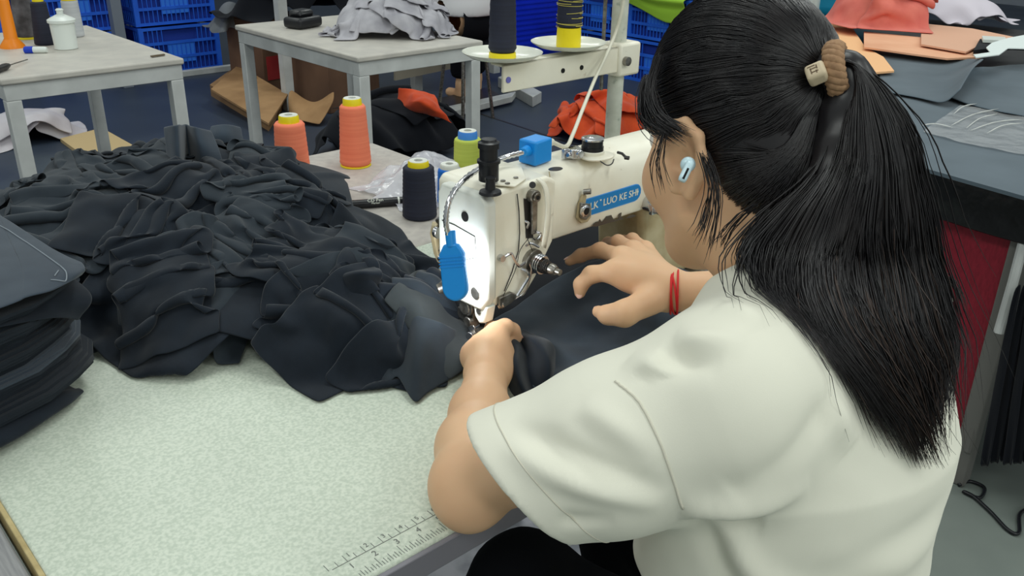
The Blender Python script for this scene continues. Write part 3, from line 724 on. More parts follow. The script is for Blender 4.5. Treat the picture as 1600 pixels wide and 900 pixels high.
lo = bpy.data.objects.new('lamp_light', ll); COL.objects.link(lo); lo.location = T0+ax*Lh*0.6+nrm*0.008
lo.rotation_euler = Vector(nrm).to_track_quat('-Z', 'Y').to_euler()
k = c+(0.018, 0.0, 0.021)
cab = catmull([k, k+(0.012, 0.0, 0.001), (0.8924,0.8600,1.0052), (0.9478,0.9000,1.0052), (1.0197,0.9500,1.0216), (1.1252,1.0200,1.0513), (1.2071,1.0600,1.0968), (1.2256,1.0600,1.1457), (1.2274,1.0600,1.1930)], 50)
b = MB(); b.tube(cab, 0.0030, 8); b.cyl(k-(0.002, 0, 0), k+(0.014, 0, 0.001), 0.0048, n=12); b.build('power_cable', M_cable, sl, smooth=180)

# ------------------------------------------------------------ thread stand behind the machine, two dishes with cones
ts = thing('thread_stand', (1.244, 1.08, TZ), 'white painted thread stand with a crossbar and two dishes behind the machine', 'stand')
b = MB(); b.cyl((1.244, 1.08, TZ), (1.244, 1.08, 1.62), 0.0145, n=20); b.cyl((1.244, 1.08, TZ), (1.244, 1.08, TZ+0.03), 0.026, n=20)
b.build('pole', mat('stand_paint', (214, 216, 204), 0.4, rgb2=(190, 192, 178), nscale=30, wear=((128, 140, 126), 60, 0.6, 0.72)), ts, smooth=50)
b = MB(); b.bb(0.952, 1.262, 1.060, 1.066, 1.038, 1.082); b.bb(0.952, 1.262, 1.06, 1.092, 1.078, 1.082); cb = b.build('crossbar', M_cream, ts, bevel=0.002)
for x, r in ((0.962, 0.005), (1.085, 0.004), (1.13, 0.004)):
    MB().cyl((x, 1.0606, 1.058), (x, 1.0585, 1.058), r, n=12).build('bar_hole', M_black if x > 1 else mat('violet_plug', (110, 110, 190), 0.5), cb)
b = MB(); b.bb(1.222, 1.278, 1.054, 1.10, 1.030, 1.088); cl = b.build('clamp', M_cream, ts, bevel=0.005)
MB().cyl((1.236, 1.056, 1.058), (1.236, 1.046, 1.058), 0.008, n=14).build('clamp_bolt', M_steel, cl)
M_dish = mat('dish_white', (228, 230, 218), 0.2)
for dx, dy, nm in ((0.967, 1.08, 0), (1.122, 1.085, 1)):
    b = MB(); b.lathe([(0, 0.008), (0.1, 0.03), (0.35, 0.052), (0.85, 0.063), (1.0, 0.0645), (0.9, 0.063), (0.45, 0.052), (0.25, 0.03)], (dx, dy, 1.086), (dx, dy, 1.099), 40, cap=True); b.build('dish', M_dish, ts, smooth=60)
    MB().cyl((dx, dy, 1.075), (dx, dy, 1.10), 0.006, n=10).build('dish_pin', M_steel, ts)
b = MB(); b.tube([(1.232, 1.096, 1.4), (1.226, 1.10, 1.15), (1.228, 1.10, 1.0)], 0.0035, 7); b.build('stand_wire', M_steel, ts)

def cone(name, base, h, r0, r1, m, core_m, label, group=None, core=(0.008, 0.012), rc=0.6, top_m=None, wraps=True, bot=0.004):
    """thread cone: plastic core showing at both ends, wound thread package with fine ridges"""
    t = thing(name, base, label, 'thread cone', group); B = np.array(base, float)
    n = 26; prof = []
    for i in range(n+1):
        q = i/n; r = r0+(r1-r0)*q
        edge = min(q, 1-q)*h; r -= max(0, 0.004-edge)*0.8
        prof.append((q, r+(0.0003 if i % 2 else -0.0003)))
    z0 = core[0]; MB().lathe(prof, B+(0, 0, z0), B+(0, 0, z0+h), 32).build('thread_package', m, t, smooth=70)
    if z0 > 0: MB().lathe([(0, r0*0.98), (0.5, r0*0.97), (1, r0*0.94)], B, B+(0, 0, z0), 32).build('cone_base', core_m, t, bevel=0.001)
    rt = r1*rc; zt = z0+h
    MB().lathe([(0, rt*1.06), (0.85, rt), (1, rt*0.94), (1.0, rt*0.62), (0.7, rt*0.58)], B+(0, 0, zt-0.001), B+(0, 0, zt+core[1]), 28, cap=False).build('cone_tip', core_m, t, bevel=0)
    MB().lathe([(0, rt*0.95), (0.9, rt*0.93), (1, rt*0.9), (1.0, rt*0.42), (0.0, rt*0.40)], B+(0, 0, zt+core[1]*0.55), B+(0, 0, zt+core[1]+0.0008), 28, cap=False).build('cone_rim', top_m or M_faceplate, t)
    MB().cyl(B+(0, 0, zt+core[1]*0.5), B+(0, 0, zt+core[1]*0.6), rt*0.9, n=24).build('cone_bore', M_black, t)
    return t
M_yellow = mat('yellow_plastic', (238, 216, 20), 0.4)
M_thread_navy = mat('navy_thread', (28, 31, 46), 0.7, rgb2=(38, 42, 60), nscale=3, stretch=(1, 1, 60), bump=0.3, bscale=60, bdist=0.001)
M_thread_or = mat('orange_thread', (250, 140, 104), 0.7, rgb2=(238, 122, 90), nscale=3, stretch=(1, 1, 40), bump=0.3, bscale=40, bdist=0.001)
M_thread_lime = mat('lime_thread', (202, 214, 96), 0.7, rgb2=(186, 200, 82), nscale=3, stretch=(1, 1, 40), bump=0.3, bscale=40, bdist=0.001)
M_thread_blue = mat('blue_thread', (20, 128, 224), 0.7, rgb2=(12, 104, 204), nscale=3, stretch=(1, 1, 40), bump=0.3, bscale=40, bdist=0.001)
M_cap_blue = mat('blue_core', (72, 146, 232), 0.4)
cone('thread_cone', (0.967, 1.08, 1.0895), 0.17, 0.0225, 0.017, M_thread_navy, M_yellow, 'tall navy thread cone with thin yellow base on the left dish', core=(0.009, 0.01))
c_ = cone('thread_cone', (1.122, 1.085, 1.0895), 0.13, 0.0215, 0.018, M_thread_navy, M_yellow, 'nearly used navy thread cone with tall yellow base on the right dish', core=(0.033, 0.01))
b = MB()
r_ = np.random.default_rng(3)
for k in range(14):
    z = 1.125+0.05*r_.random(); a0 = r_.random()*6.28; aa = np.linspace(a0, a0+2.5+2*r_.random(), 12); sl_ = (r_.random()-0.5)*0.012
    b.tube([(1.122+0.0222*math.cos(a), 1.085+0.0222*math.sin(a), z+sl_*i/12) for i, a in enumerate(aa)], 0.0004, 4)
b.build('loose_thread', mat('pale_yellow_thread', (214, 200, 96), 0.6), c_)
cone('thread_cone', (0.8664,1.6066,0.7700), 0.128, 0.0365, 0.030, M_thread_or, M_yellow, 'salmon orange thread cone half hidden behind the black fabric heap', rc=0.66, core=(0.0, 0.014))
cone('thread_cone', (1.0337,1.6334,0.7700), 0.130, 0.0345, 0.0275, M_thread_or, M_yellow, 'salmon orange thread cone standing clear on the grey table', rc=0.72, core=(0.004, 0.014))
cone('thread_cone', (0.9444,1.2817,0.7700), 0.098, 0.0325, 0.0285, M_thread_navy, M_yellow, 'squat navy thread cone with yellow rim beside the machine head', rc=0.66, core=(0.0, 0.010))
cone('thread_cone', (1.1938,1.4412,0.7700), 0.074, 0.031, 0.029, M_thread_lime, M_cap_blue, 'lime green thread spool with pale blue rim', rc=0.70, core=(0.0, 0.016))
cone('thread_cone', (1.0331,1.3024,0.7700), 0.072, 0.0245, 0.0225, M_thread_blue, M_faceplate, 'bright blue thread spool with white rim behind the machine head', rc=0.80, core=(0.0, 0.008))
# marker pen
a = np.array((0.8814,1.3918,0.7785)); d = np.array((0.9697,1.3478,0.7785)); u = (d-a)/np.linalg.norm(d-a)
mp = thing('marker_pen', tuple((a+d)/2), 'black marker pen with white lettering and a white ring', 'marker')
MB().lathe([(0, 0.004), (0.03, 0.0085), (1, 0.0085)], a-u*0.03, a+u*0.075, 18).build('barrel', M_black_plastic, mp)
MB().cyl(a+u*0.075, a+u*0.0785, 0.0088, n=18).build('ring', M_faceplate, mp)
MB().lathe([(0, 0.0084), (0.9, 0.0078), (1, 0.006)], a+u*0.0785, a+u*0.125, 18).build('cap', M_black_plastic, mp)
b = MB(); side = np.cross([0, 0, 1], u); up = (-side*0.62+np.array([0, 0, 0.78])); up /= np.linalg.norm(up); nn = np.cross(u, up)
# lettering on the side of the barrel that faces the room
pv = a+u*0.032; nv_ = np.array([0.0, 0.0, 1.0])*0.72-side*0.69; nv_ /= np.linalg.norm(nv_); uy = np.cross(nv_, u)
text_on(b, 'CD Pen', 0.0095, pv+nv_*0.0088+uy*0.001, u, uy, 0.0002); text_on(b, 'Marker', 0.0055, pv+nv_*0.0086-uy*0.005, u, uy, 0.0004)
b.build('lettering', M_letter, mp, smooth=0)
# clear plastic bag
M_bag = mat('clear_plastic', (232, 232, 240), 0.18, trans=0.0, alpha=0.38, spec=0.8)
bc = np.array((1.0340,1.4357,0.7700))
r_ = np.random.default_rng(11)
C = []
for i in range(7):
    row = []
    for j in range(8):
        x = 0.935+0.036*i; y = 1.30+0.03*j
        hgt = 0.055*math.exp(-((i-3.6)/1.9)**2-((j-4)/2.4)**2)*2.0
        row.append((x+0.008*r_.normal(), y+0.008*r_.normal(), TZ+0.003+max(0.0, hgt*0.55+0.010*r_.random()*(hgt > 0.01))))
    C.append(row)
V, F = patch(C, 50, 56, 0.008, 40, 5); V[:, 2] = np.maximum(V[:, 2], TZ+0.0015)
mesh_obj('plastic_bag', V, F, M_bag, smooth=180, solid=0.0004); o = bpy.data.objects['plastic_bag']
tag(o, 'crumpled clear plastic bag on the grey table behind the navy cone', 'bag')

# ------------------------------------------------------------ the heap of sewn black fabric flowing into the machine
hp_ = thing('fabric_heap', (0.45, 1.3, TZ), 'big crumpled heap of black cut fabric spread over the sewing table', 'fabric')
GR = Ground(-0.2, 1.25, 0.55, 2.05, TZ, 0.01)
def mound(X, Y):
    a = 0.140*np.sqrt(np.clip(1-((X-0.56)/0.40)**2-((Y-1.46)/0.36)**2, 0, 1))
    b = 0.10*np.sqrt(np.clip(1-((X-0.54)/0.22)**2-((Y-1.10)/0.24)**2, 0, 1))
    return TZ+np.maximum(a, b)-0.03
GR.mound(lambda X, Y: np.where(mound(X, Y) > TZ, mound(X, Y), TZ))
RS = 0.0125
M_fabric_b = mat('black_fabric_light', (45, 52, 59), 0.92, rgb2=(39, 46, 53), nscale=30, bump=0.18, bscale=900, bdist=0.0006, spec=0.2, sheen=0.12)
def sheet(cx, cy, w_, l_, ang, seed, cu=0.55, cv=0.72, lam=0.12, steps=40, m=None, rs=RS, bend=0.3, drop=0.012, selfr=0.8):
    P, nu, nv = crumple_start((cx, cy), (w_, l_), rs, cu, cv, math.radians(ang), seed, lam=lam, z=0.0, wob=0.02)
    P[:, 2] += GR.at(P[:, 0], P[:, 1])*0.5+0.5*(GR.at(np.array([cx]), np.array([cy]))[0])+drop
    P = drape(P, nu, nv, rs, GR, steps=steps, iters=7, bend=bend, selfr=selfr, fric=0.7)
    GR.stamp(P)
    return cloth_obj('fabric_fold', P, nu, nv, m or M_fabric, hp_, thick=0.0018)
# wide pieces underneath
for a in (
    (0.14, 1.64, 0.40, 0.40, 20, 1), (0.42, 1.66, 0.46, 0.40, -15, 2), (0.66, 1.60, 0.40, 0.36, 40, 3),
    (0.20, 1.42, 0.46, 0.40, 60, 4), (0.44, 1.44, 0.50, 0.42, 10, 5), (0.68, 1.40, 0.40, 0.34, -30, 6),
    (0.36, 1.26, 0.40, 0.36, -40, 7), (0.56, 1.24, 0.44, 0.38, 35, 8), (0.70, 1.16, 0.32, 0.32, 70, 9),
    (0.42, 1.13, 0.30, 0.28, 15, 10, 0.6), (0.56, 1.04, 0.34, 0.34, 50, 11), (0.65, 0.96, 0.24, 0.26, 30, 12)):
    sheet(*a, rs=0.016)
# narrow sewn lengths pushed together into loops, back to front
rr_ = np.random.default_rng(44)
for cx, cy, ang, L_, W_, cu in (
    (0.12, 1.66, 15, 0.5, 0.15, 0.42), (0.40, 1.70, -20, 0.5, 0.14, 0.40), (0.54, 1.70, 10, 0.5, 0.15, 0.40), (0.66, 1.60, -35, 0.46, 0.14, 0.42),
    (0.16, 1.58, 40, 0.55, 0.15, 0.40), (0.38, 1.58, -10, 0.55, 0.16, 0.36), (0.56, 1.54, 30, 0.5, 0.15, 0.38), (0.72, 1.44, 60, 0.42, 0.14, 0.45),
    (0.24, 1.46, -30, 0.5, 0.14, 0.40), (0.46, 1.44, 20, 0.6, 0.17, 0.36), (0.62, 1.38, -15, 0.5, 0.15, 0.40), (0.33, 1.36, 55, 0.5, 0.14, 0.38),
    (0.52, 1.32, 100, 0.5, 0.15, 0.38), (0.70, 1.28, 40, 0.40, 0.13, 0.42), (0.30, 1.27, 10, 0.40, 0.13, 0.42), (0.42, 1.24, -45, 0.5, 0.15, 0.38),
    (0.60, 1.22, 75, 0.5, 0.15, 0.36), (0.50, 1.16, 25, 0.5, 0.14, 0.38), (0.40, 1.12, 60, 0.44, 0.15, 0.42), (0.68, 1.10, 65, 0.44, 0.14, 0.36),
    (0.58, 1.08, 48, 0.50, 0.15, 0.34), (0.66, 1.02, 55, 0.42, 0.15, 0.34), (0.56, 0.98, 38, 0.44, 0.15, 0.36), (0.62, 0.93, 30, 0.38, 0.16, 0.40),
    (0.55, 0.90, 22, 0.34, 0.15, 0.44), (0.60, 0.85, 20, 0.28, 0.15, 0.5)):
    sheet(cx, cy, L_, W_, ang+8*rr_.normal(), int(rr_.integers(1000)), cu, 0.93, lam=0.095+0.04*rr_.random(), steps=24, rs=0.0118, bend=0.2, m=(M_fabric, M_fabric_b)[int(rr_.random() < 0.5)], drop=0.004, selfr=0.9)
# standing loops of stiff cloth at the back of the heap
def strip(name, ctrl, nu=16, nv=10, m=None, parent=None, crumple=0.004, seed=0, thick=0.002):
    V, F = patch(ctrl, nu, nv, crumple, 24, seed)
    return mesh_obj(name, V, F, m or M_fabric, parent, smooth=180, solid=thick, subsurf=1)
strip('fabric_fold', [[(0.5719,1.5000,0.8964), (0.5724,1.5000,0.9302), (0.5817,1.5200,0.9513)], [(0.5666,1.4400,0.9002), (0.5741,1.4500,0.9373), (0.5804,1.4600,0.9658)], [(0.6170,1.5200,0.8763), (0.6233,1.5300,0.9231), (0.6285,1.5400,0.9444)], [(0.6167,1.4600,0.8858), (0.6155,1.4600,0.9280), (0.6212,1.4800,0.9530)], [(0.6548,1.4600,0.8691), (0.6553,1.4700,0.9016), (0.6565,1.5000,0.9376)]], 24, 10, M_fabric2, hp_, 0.003, 3)
strip('fabric_fold', [[(0.6819,1.6000,0.8676), (0.6921,1.6000,0.8967), (0.7098,1.6200,0.9107)], [(0.7110,1.5800,0.8693), (0.7174,1.5800,0.9003), (0.7318,1.6000,0.9161)], [(0.7488,1.5800,0.8574), (0.7616,1.6000,0.8786), (0.7690,1.6200,0.9011)]], 14, 10, M_fabric2, hp_, 0.003, 5)
strip('fabric_fold', [[(0.6710,1.4000,0.8549), (0.6822,1.4200,0.8826), (0.7111,1.4600,0.8889)], [(0.6948,1.3800,0.8574), (0.7152,1.4000,0.8891), (0.7442,1.4400,0.8968)], [(0.7331,1.3800,0.8423), (0.7593,1.4000,0.8629), (0.7763,1.4400,0.8958)], [(0.7533,1.3600,0.8265), (0.7743,1.4000,0.8418), (0.7819,1.4400,0.8586)]], 18, 10, M_fabric, hp_, 0.004, 6)
# cloth running flat into the presser foot
# flaps of cloth that spill forward on to the white table
strip('fabric_fold', [[(0.3501,1.1829,0.8500), (0.3435,1.1580,0.8150), (0.3330,1.1380,0.7760)], [(0.3866,1.1454,0.8560), (0.3574,1.1164,0.8260), (0.3449,1.0899,0.7760)], [(0.4361,1.1143,0.8600), (0.3844,1.0821,0.8320), (0.3661,1.0578,0.7780)], [(0.4796,1.1030,0.8660), (0.4375,1.0805,0.8380), (0.4097,1.0790,0.7850)]], 22, 16, M_fabric_b, hp_, 0.003, 81)
strip('fabric_fold', [[(0.4656,1.1185,0.8600), (0.4076,1.0858,0.8120), (0.3664,1.0667,0.7780)], [(0.4764,1.0817,0.8500), (0.4205,1.0431,0.8220), (0.3782,1.0119,0.7760)], [(0.4767,1.0553,0.8380), (0.4333,1.0315,0.8260), (0.4021,1.0009,0.8000)], [(0.4800,1.0240,0.8120), (0.4506,1.0182,0.8000), (0.4031,0.9949,0.7760)], [(0.4815,1.0172,0.7900), (0.4564,1.0103,0.7820), (0.4268,0.9792,0.7740)]], 26, 16, M_fabric_b, hp_, 0.003, 82)
strip('fabric_fold', [[(0.5252,0.9885,0.8300), (0.5094,0.9921,0.8050), (0.5064,1.0091,0.7760)], [(0.5386,0.9586,0.8320), (0.5175,0.9438,0.8020), (0.4951,0.9292,0.7760)], [(0.5558,0.9312,0.8320), (0.5328,0.9087,0.8060), (0.4907,0.8663,0.7750)], [(0.5762,0.9244,0.8300), (0.5589,0.9134,0.8000), (0.5334,0.8868,0.7800)], [(0.5933,0.9047,0.8300), (0.5627,0.8740,0.8050), (0.5419,0.8603,0.7760)]], 30, 16, M_fabric, hp_, 0.004, 83)
strip('fabric_fold', [[(0.5996,0.8990,0.8320), (0.5742,0.8766,0.8000), (0.5398,0.8343,0.7760)], [(0.6069,0.8773,0.8340), (0.5754,0.8491,0.8060), (0.5369,0.8078,0.7760)], [(0.6140,0.8619,0.8300), (0.5970,0.8571,0.8000), (0.5528,0.8053,0.7820)], [(0.6247,0.8457,0.8280), (0.5834,0.8051,0.8120), (0.5419,0.7566,0.7740)], [(0.6420,0.8275,0.8200), (0.6106,0.8041,0.8000), (0.5694,0.7620,0.7750)], [(0.6674,0.8328,0.8000), (0.6418,0.8066,0.7860), (0.6279,0.7715,0.7740)]], 34, 18, M_fabric_b, hp_, 0.003, 84)
strip('fabric_fold', [[(0.5640,0.9720,0.8620), (0.5822,0.9527,0.8680), (0.6205,0.9488,0.8680)], [(0.5652,0.9591,0.8520), (0.5747,0.9170,0.8820), (0.6028,0.9031,0.8760)], [(0.5629,0.9329,0.8460), (0.5841,0.9101,0.8680), (0.6052,0.9174,0.8500)], [(0.5715,0.9161,0.8420), (0.5957,0.9065,0.8520), (0.6060,0.9075,0.8420)]], 18, 14, M_fabric, hp_, 0.003, 85)
strip('fabric_fold', [[(0.5100,1.0017,0.8720), (0.5447,0.9822,0.8500), (0.5115,0.9641,0.8150)], [(0.5677,0.9998,0.8800), (0.5796,0.9729,0.8620), (0.5536,0.9520,0.8250)], [(0.6266,0.9958,0.8800), (0.6392,0.9686,0.8660), (0.6140,0.9489,0.8460)]], 16, 14, M_fabric_b, hp_, 0.005, 86)
_feed = strip('feed_cloth', [[(0.5934,0.8891,0.8450), (0.6050,0.8612,0.8220), (0.6014,0.8188,0.8000), (0.6024,0.7656,0.7770)], [(0.6324,0.9071,0.8550), (0.6311,0.8635,0.8380), (0.6404,0.8286,0.8060), (0.6515,0.7767,0.7780)], [(0.6849,0.9345,0.8500), (0.6943,0.8965,0.8260), (0.6949,0.8626,0.7940), (0.6826,0.7979,0.7770)], [(0.7199,0.9440,0.8250), (0.7318,0.9123,0.7960), (0.7287,0.8756,0.7780), (0.6919,0.8088,0.7770)]], 22, 22, mat('lit_fabric', (52, 57, 59), 0.88, rgb2=(47, 52, 54), nscale=30, bump=0.18, bscale=900, bdist=0.0006, spec=0.2, sheen=0.15), hp_, 0.006, 8)  # paler than the heap's black fabric: the lamp's light is put into the colour
for k_ in range(5):
    A0 = np.array((0.6016,0.9152,0.8500)); A1 = np.array((0.6925,0.9196,0.8450)); f_ = k_/4
    st_ = A0+(A1-A0)*f_; en_ = np.array((0.6980,0.8649,0.8000)); md = (st_+en_)/2+np.array([0, 0, 0.010+0.006*(k_ % 2)])
    sd_ = np.cross(en_-st_, [0, 0, 1]); sd_ /= np.linalg.norm(sd_)
    strip('fabric_fold', [[st_+sd_*w*1.2+(0, 0, h), md+sd_*w+(0, 0, h), en_+sd_*w*0.55+(0, 0, h*0.6)] for w, h in ((-0.020, -0.008), (-0.008, 0.006), (0.004, 0.008), (0.016, -0.008))], 12, 12, M_fabric_b if k_ % 2 else M_fabric, hp_, 0.003, 90+k_)
_feed['label'] = 'smoother black cloth running in under the lamp, lamplight put into its colour'

# the piece under her hands
wk = thing('fabric_workpiece', tuple((0.8053,0.7660,0.7750)), 'charcoal fabric piece under the woman\'s hands, running to her lap', 'fabric')
strip('fabric_panel', [[(0.7517,0.8508,0.7800), (0.8019,0.8600,0.7810), (0.8742,0.8759,0.7880), (0.9165,0.8512,0.8150), (0.9582,0.8125,0.8350), (0.9907,0.7529,0.8350), (1.0058,0.6934,0.8300)],
    [(0.7324,0.8182,0.7790), (0.7779,0.8178,0.7790), (0.8433,0.8277,0.7820), (0.8769,0.7867,0.8050), (0.8941,0.7299,0.8200), (0.9276,0.6878,0.8150), (0.9717,0.6639,0.8000)],
    [(0.7095,0.7794,0.7780), (0.7432,0.7553,0.7780), (0.7902,0.7415,0.7800), (0.8171,0.7056,0.7900), (0.8490,0.6658,0.7950), (0.8977,0.6492,0.7850), (0.9480,0.6312,0.7700)],
    [(0.6785,0.7062,0.7780), (0.7118,0.6942,0.7800), (0.7237,0.6627,0.7800), (0.7543,0.6364,0.7800), (0.7877,0.6121,0.7780), (0.8507,0.5985,0.7600), (0.9125,0.5904,0.7400)],
    [(0.6619,0.6566,0.7750), (0.6744,0.6452,0.7780), (0.6720,0.6071,0.7720), (0.6924,0.5794,0.7680), (0.7448,0.5720,0.7400), (0.8199,0.5673,0.7000), (0.8774,0.5567,0.6800)]], 34, 36, M_fabric2, wk, 0.006, 12)
strip('dark_panel', [[(0.7622,0.8768,0.7770), (0.8197,0.9079,0.7770), (0.8785,0.9525,0.7790), (0.9561,0.9904,0.7790), (1.0736,1.0893,0.7790)], [(0.7545,0.8430,0.7770), (0.8075,0.8577,0.7780), (0.8983,0.9004,0.7800), (0.9998,0.9442,0.7820), (1.1639,1.0797,0.7830)], [(0.7614,0.8372,0.7770), (0.8456,0.8596,0.7780), (0.9509,0.8823,0.7820), (1.0636,0.9023,0.7840), (1.2725,1.0480,0.7850)], [(0.7889,0.8269,0.7770), (0.8747,0.8349,0.7780), (0.9819,0.8561,0.7820), (1.0567,0.8545,0.7840), (1.2625,0.9768,0.7850)]], 18, 18, M_fabric_dark, wk, 0.004, 14)
strip('pinched_fold', [[(0.7056,0.7716,0.7970), (0.6837,0.7570,0.7860), (0.6589,0.7230,0.7780), (0.6412,0.6773,0.7600)], [(0.7172,0.7732,0.8000), (0.6636,0.7123,0.8120), (0.6403,0.6774,0.8000), (0.6442,0.6580,0.7680)], [(0.7213,0.7700,0.7980), (0.7117,0.7420,0.7860), (0.6797,0.7006,0.7800), (0.6583,0.6614,0.7660)], [(0.7341,0.7788,0.7940), (0.7022,0.7046,0.8160), (0.6857,0.6735,0.8060), (0.6754,0.6639,0.7780)], [(0.7577,0.7989,0.7860), (0.7571,0.7404,0.7860), (0.7280,0.7061,0.7820), (0.6963,0.6784,0.7780)]], 26, 18, M_fabric, wk, 0.004, 16)

# ------------------------------------------------------------ stack of cut black panels on the left, chalk line on the top one
sk = thing('cut_fabric_stack', (0.12, 1.16, TZ), 'tall stack of cut black fabric panels at the left with chalk lines on top', 'fabric')
r_ = np.random.default_rng(5)
def outline(z, dx=0.0, dy=0.0, jit=0.003):
    base = np.array([(-0.16, 1.06), (0.02, 0.955), (0.12, 0.962), (0.185, 0.985), (0.225, 1.015), (0.252, 1.045), (0.262, 1.08), (0.25, 1.15), (0.215, 1.27), (0.20, 1.36), (-0.16, 1.40)])
    base = base+r_.normal(0, jit, base.shape)+np.array([dx, dy])
    return [(x, y, z) for x, y in base]
zc = TZ+0.030
k = 0
while zc < TZ+0.150:
    th = 0.0042 if k not in (9, 10, 11) else 0.0026
    inset = 0.004*math.sin(k*0.9)
    b = MB(); b.prism(outline(zc, 0.022+inset-0.012*math.sin(k/29*3.14), 0.010-inset+0.010*math.sin(k/29*3.14), 0.0012), (0, 0, th*0.97)); b.build('fabric_ply', M_fabric if k not in (9, 10, 11) else M_fabric2, sk, smooth=30)
    zc += th; k += 1
# bottom panel folded over, its front edge rolled
strip('folded_panel', [[(-0.16, 0.985, TZ+0.002), (0.0, 0.965, TZ+0.002), (0.12, 0.985, TZ+0.002), (0.215, 1.02, TZ+0.002), (0.245, 1.045, TZ+0.003)],
    [(-0.16, 0.955, TZ+0.014), (0.0, 0.935, TZ+0.014), (0.12, 0.955, TZ+0.014), (0.215, 0.998, TZ+0.013), (0.252, 1.035, TZ+0.006)],
    [(-0.16, 0.975, TZ+0.032), (0.0, 0.958, TZ+0.034), (0.12, 0.975, TZ+0.032), (0.215, 1.012, TZ+0.024), (0.250, 1.042, TZ+0.008)],
    [(-0.16, 1.05, TZ+0.028), (0.0, 1.03, TZ+0.028), (0.12, 1.04, TZ+0.028), (0.20, 1.05, TZ+0.022), (0.24, 1.06, TZ+0.010)],
    [(-0.16, 1.25, TZ+0.026), (0.0, 1.25, TZ+0.026), (0.12, 1.25, TZ+0.026), (0.18, 1.25, TZ+0.02), (0.20, 1.25, TZ+0.012)]], 26, 26, M_fabric, sk, 0.002, 21)
# top panels, drooping at the free corner
zt = zc+0.004
strip('second_panel', [[(-0.16, 0.985, zt-0.010), (0.05, 0.965, zt-0.010), (0.15, 0.975, zt-0.012), (0.225, 1.005, zt-0.030), (0.262, 1.03, zt-0.055)], [(-0.16, 1.1, zt), (0.05, 1.08, zt), (0.16, 1.08, zt-0.001), (0.235, 1.07, zt-0.006), (0.285, 1.06, zt-0.030)], [(-0.16, 1.38, zt), (0.05, 1.36, zt), (0.15, 1.33, zt), (0.21, 1.30, zt), (0.245, 1.26, zt-0.01)]], 22, 26, M_fabric, sk, 0.002, 22)
TOPC = [[(-0.16, 0.95, 0.932), (0.0, 0.945, 0.931), (0.1751,0.9748,0.9340), (0.2021,0.9818,0.9350), (0.2288,0.9854,0.9340), (0.2548,1.0054,0.9310), (0.2751,1.0311,0.9260)], [(-0.16, 1.05, 0.938), (0.0, 1.04, 0.938), (0.1971,1.0537,0.9390), (0.2233,1.0520,0.9400), (0.2426,1.0268,0.9390), (0.2600,1.0141,0.9360), (0.2791,1.0302,0.9300)], [(-0.16, 1.18, 0.938), (0.0, 1.14, 0.938), (0.2157,1.1770,0.9390), (0.2354,1.1435,0.9400), (0.2508,1.0986,0.9400), (0.2632,1.0487,0.9380), (0.2811,1.0372,0.9320)], [(-0.16, 1.36, 0.938), (0.08, 1.31, 0.938), (0.2432,1.3150,0.9390), (0.2519,1.2586,0.9400), (0.2586,1.1744,0.9400), (0.2685,1.0875,0.9380), (0.2815,1.0462,0.9330)]]
tp = strip('top_panel', TOPC, 28, 34, M_fabric2, sk, 0.001, 23)
Vt = np.array([v.co[:] for v in tp.data.vertices])+np.array(wloc(tp)); bv = BVHTree_ = None
from mathutils.bvhtree import BVHTree
bv = BVHTree.FromPolygons(Vt.tolist(), [tuple(p.vertices) for p in tp.data.polygons])
def on_top(pts, n=30, lift=0.0016):
    out = []
    for p in catmull(pts, n):
        h = bv.ray_cast(Vector((p[0], p[1], 2)), Vector((0, 0, -1)))
        if h[0] is not None: out.append((h[0].x, h[0].y, h[0].z+lift))
    return out
M_chalk = mat('chalk', (126, 134, 142), 0.9)
for pts in ([(0.2377,1.2333,0.9400), (0.2441,1.1751,0.9400), (0.2502,1.0965,0.9400), (0.2555,1.0356,0.9380)], [(0.2555,1.0356,0.9380), (0.2550,1.0153,0.9370), (0.2481,1.0010,0.9360), (0.2353,1.0051,0.9360)], [(0.2497,1.0238,0.9380), (0.2418,1.0125,0.9370)]):
    q = on_top(pts, 16)
    if len(q) > 2: MB().tube(q, 0.0008, 5).build('chalk_line', M_chalk, sk, smooth=180)

# ------------------------------------------------------------ the operator
M_skin = mat('skin', (228, 186, 148), 0.5, rgb2=(220, 174, 136), nscale=9, ndetail=3, bump=0.06, bscale=260, bdist=0.0005, sss=0.15, spec=0.35)
M_shirt = mat('cream_cotton', (232, 230, 214), 0.9, rgb2=(227, 225, 209), nscale=8, bump=0.12, bscale=1100, bdist=0.0005, spec=0.2, sheen=0.1)
M_hair = mat('black_hair', (25, 23, 26), 0.36, rgb2=(34, 30, 31), nscale=40, stretch=(1, 1, 0.3), spec=0.55)
M_hair_tip = mat('brown_hair_tip', (58, 44, 38), 0.42, spec=0.5)
M_pants = mat('black_trousers', (20, 21, 26), 0.95, spec=0.15)
pr = thing('person', (0.70, 0.30, 0), 'woman in a cream t-shirt with a black ponytail sewing at the machine', 'person')
HA, HP = math.radians(77), math.radians(15)
HF = np.array([math.cos(HA)*math.cos(HP), math.sin(HA)*math.cos(HP), -math.sin(HP)]); HR = np.array([math.sin(HA), -math.cos(HA), 0.0]); HU = np.cross(HR, HF)
HC = np.array((0.7070,0.4551,1.1340))
HM = np.stack([HR, HF, HU], 1)
def Hd(x, y, z): return HC+HR*x+HF*y+HU*z
LSH = np.array([0.520, 0.345, 0.985]); RSH = np.array([0.862, 0.366, 0.976])
LEL = np.array((0.4454,0.5380,0.8242)); LWR = np.array((0.6112,0.7049,0.8060))
RWR = np.array((0.8608,0.6336,0.8680)); REL = np.array([1.0, 0.455, 0.885])
NB = np.array([0.700, 0.365, 1.005])

S = SDF((0.37, 0.17, 0.56), (1.05, 0.86, 1.27), 0.0026)
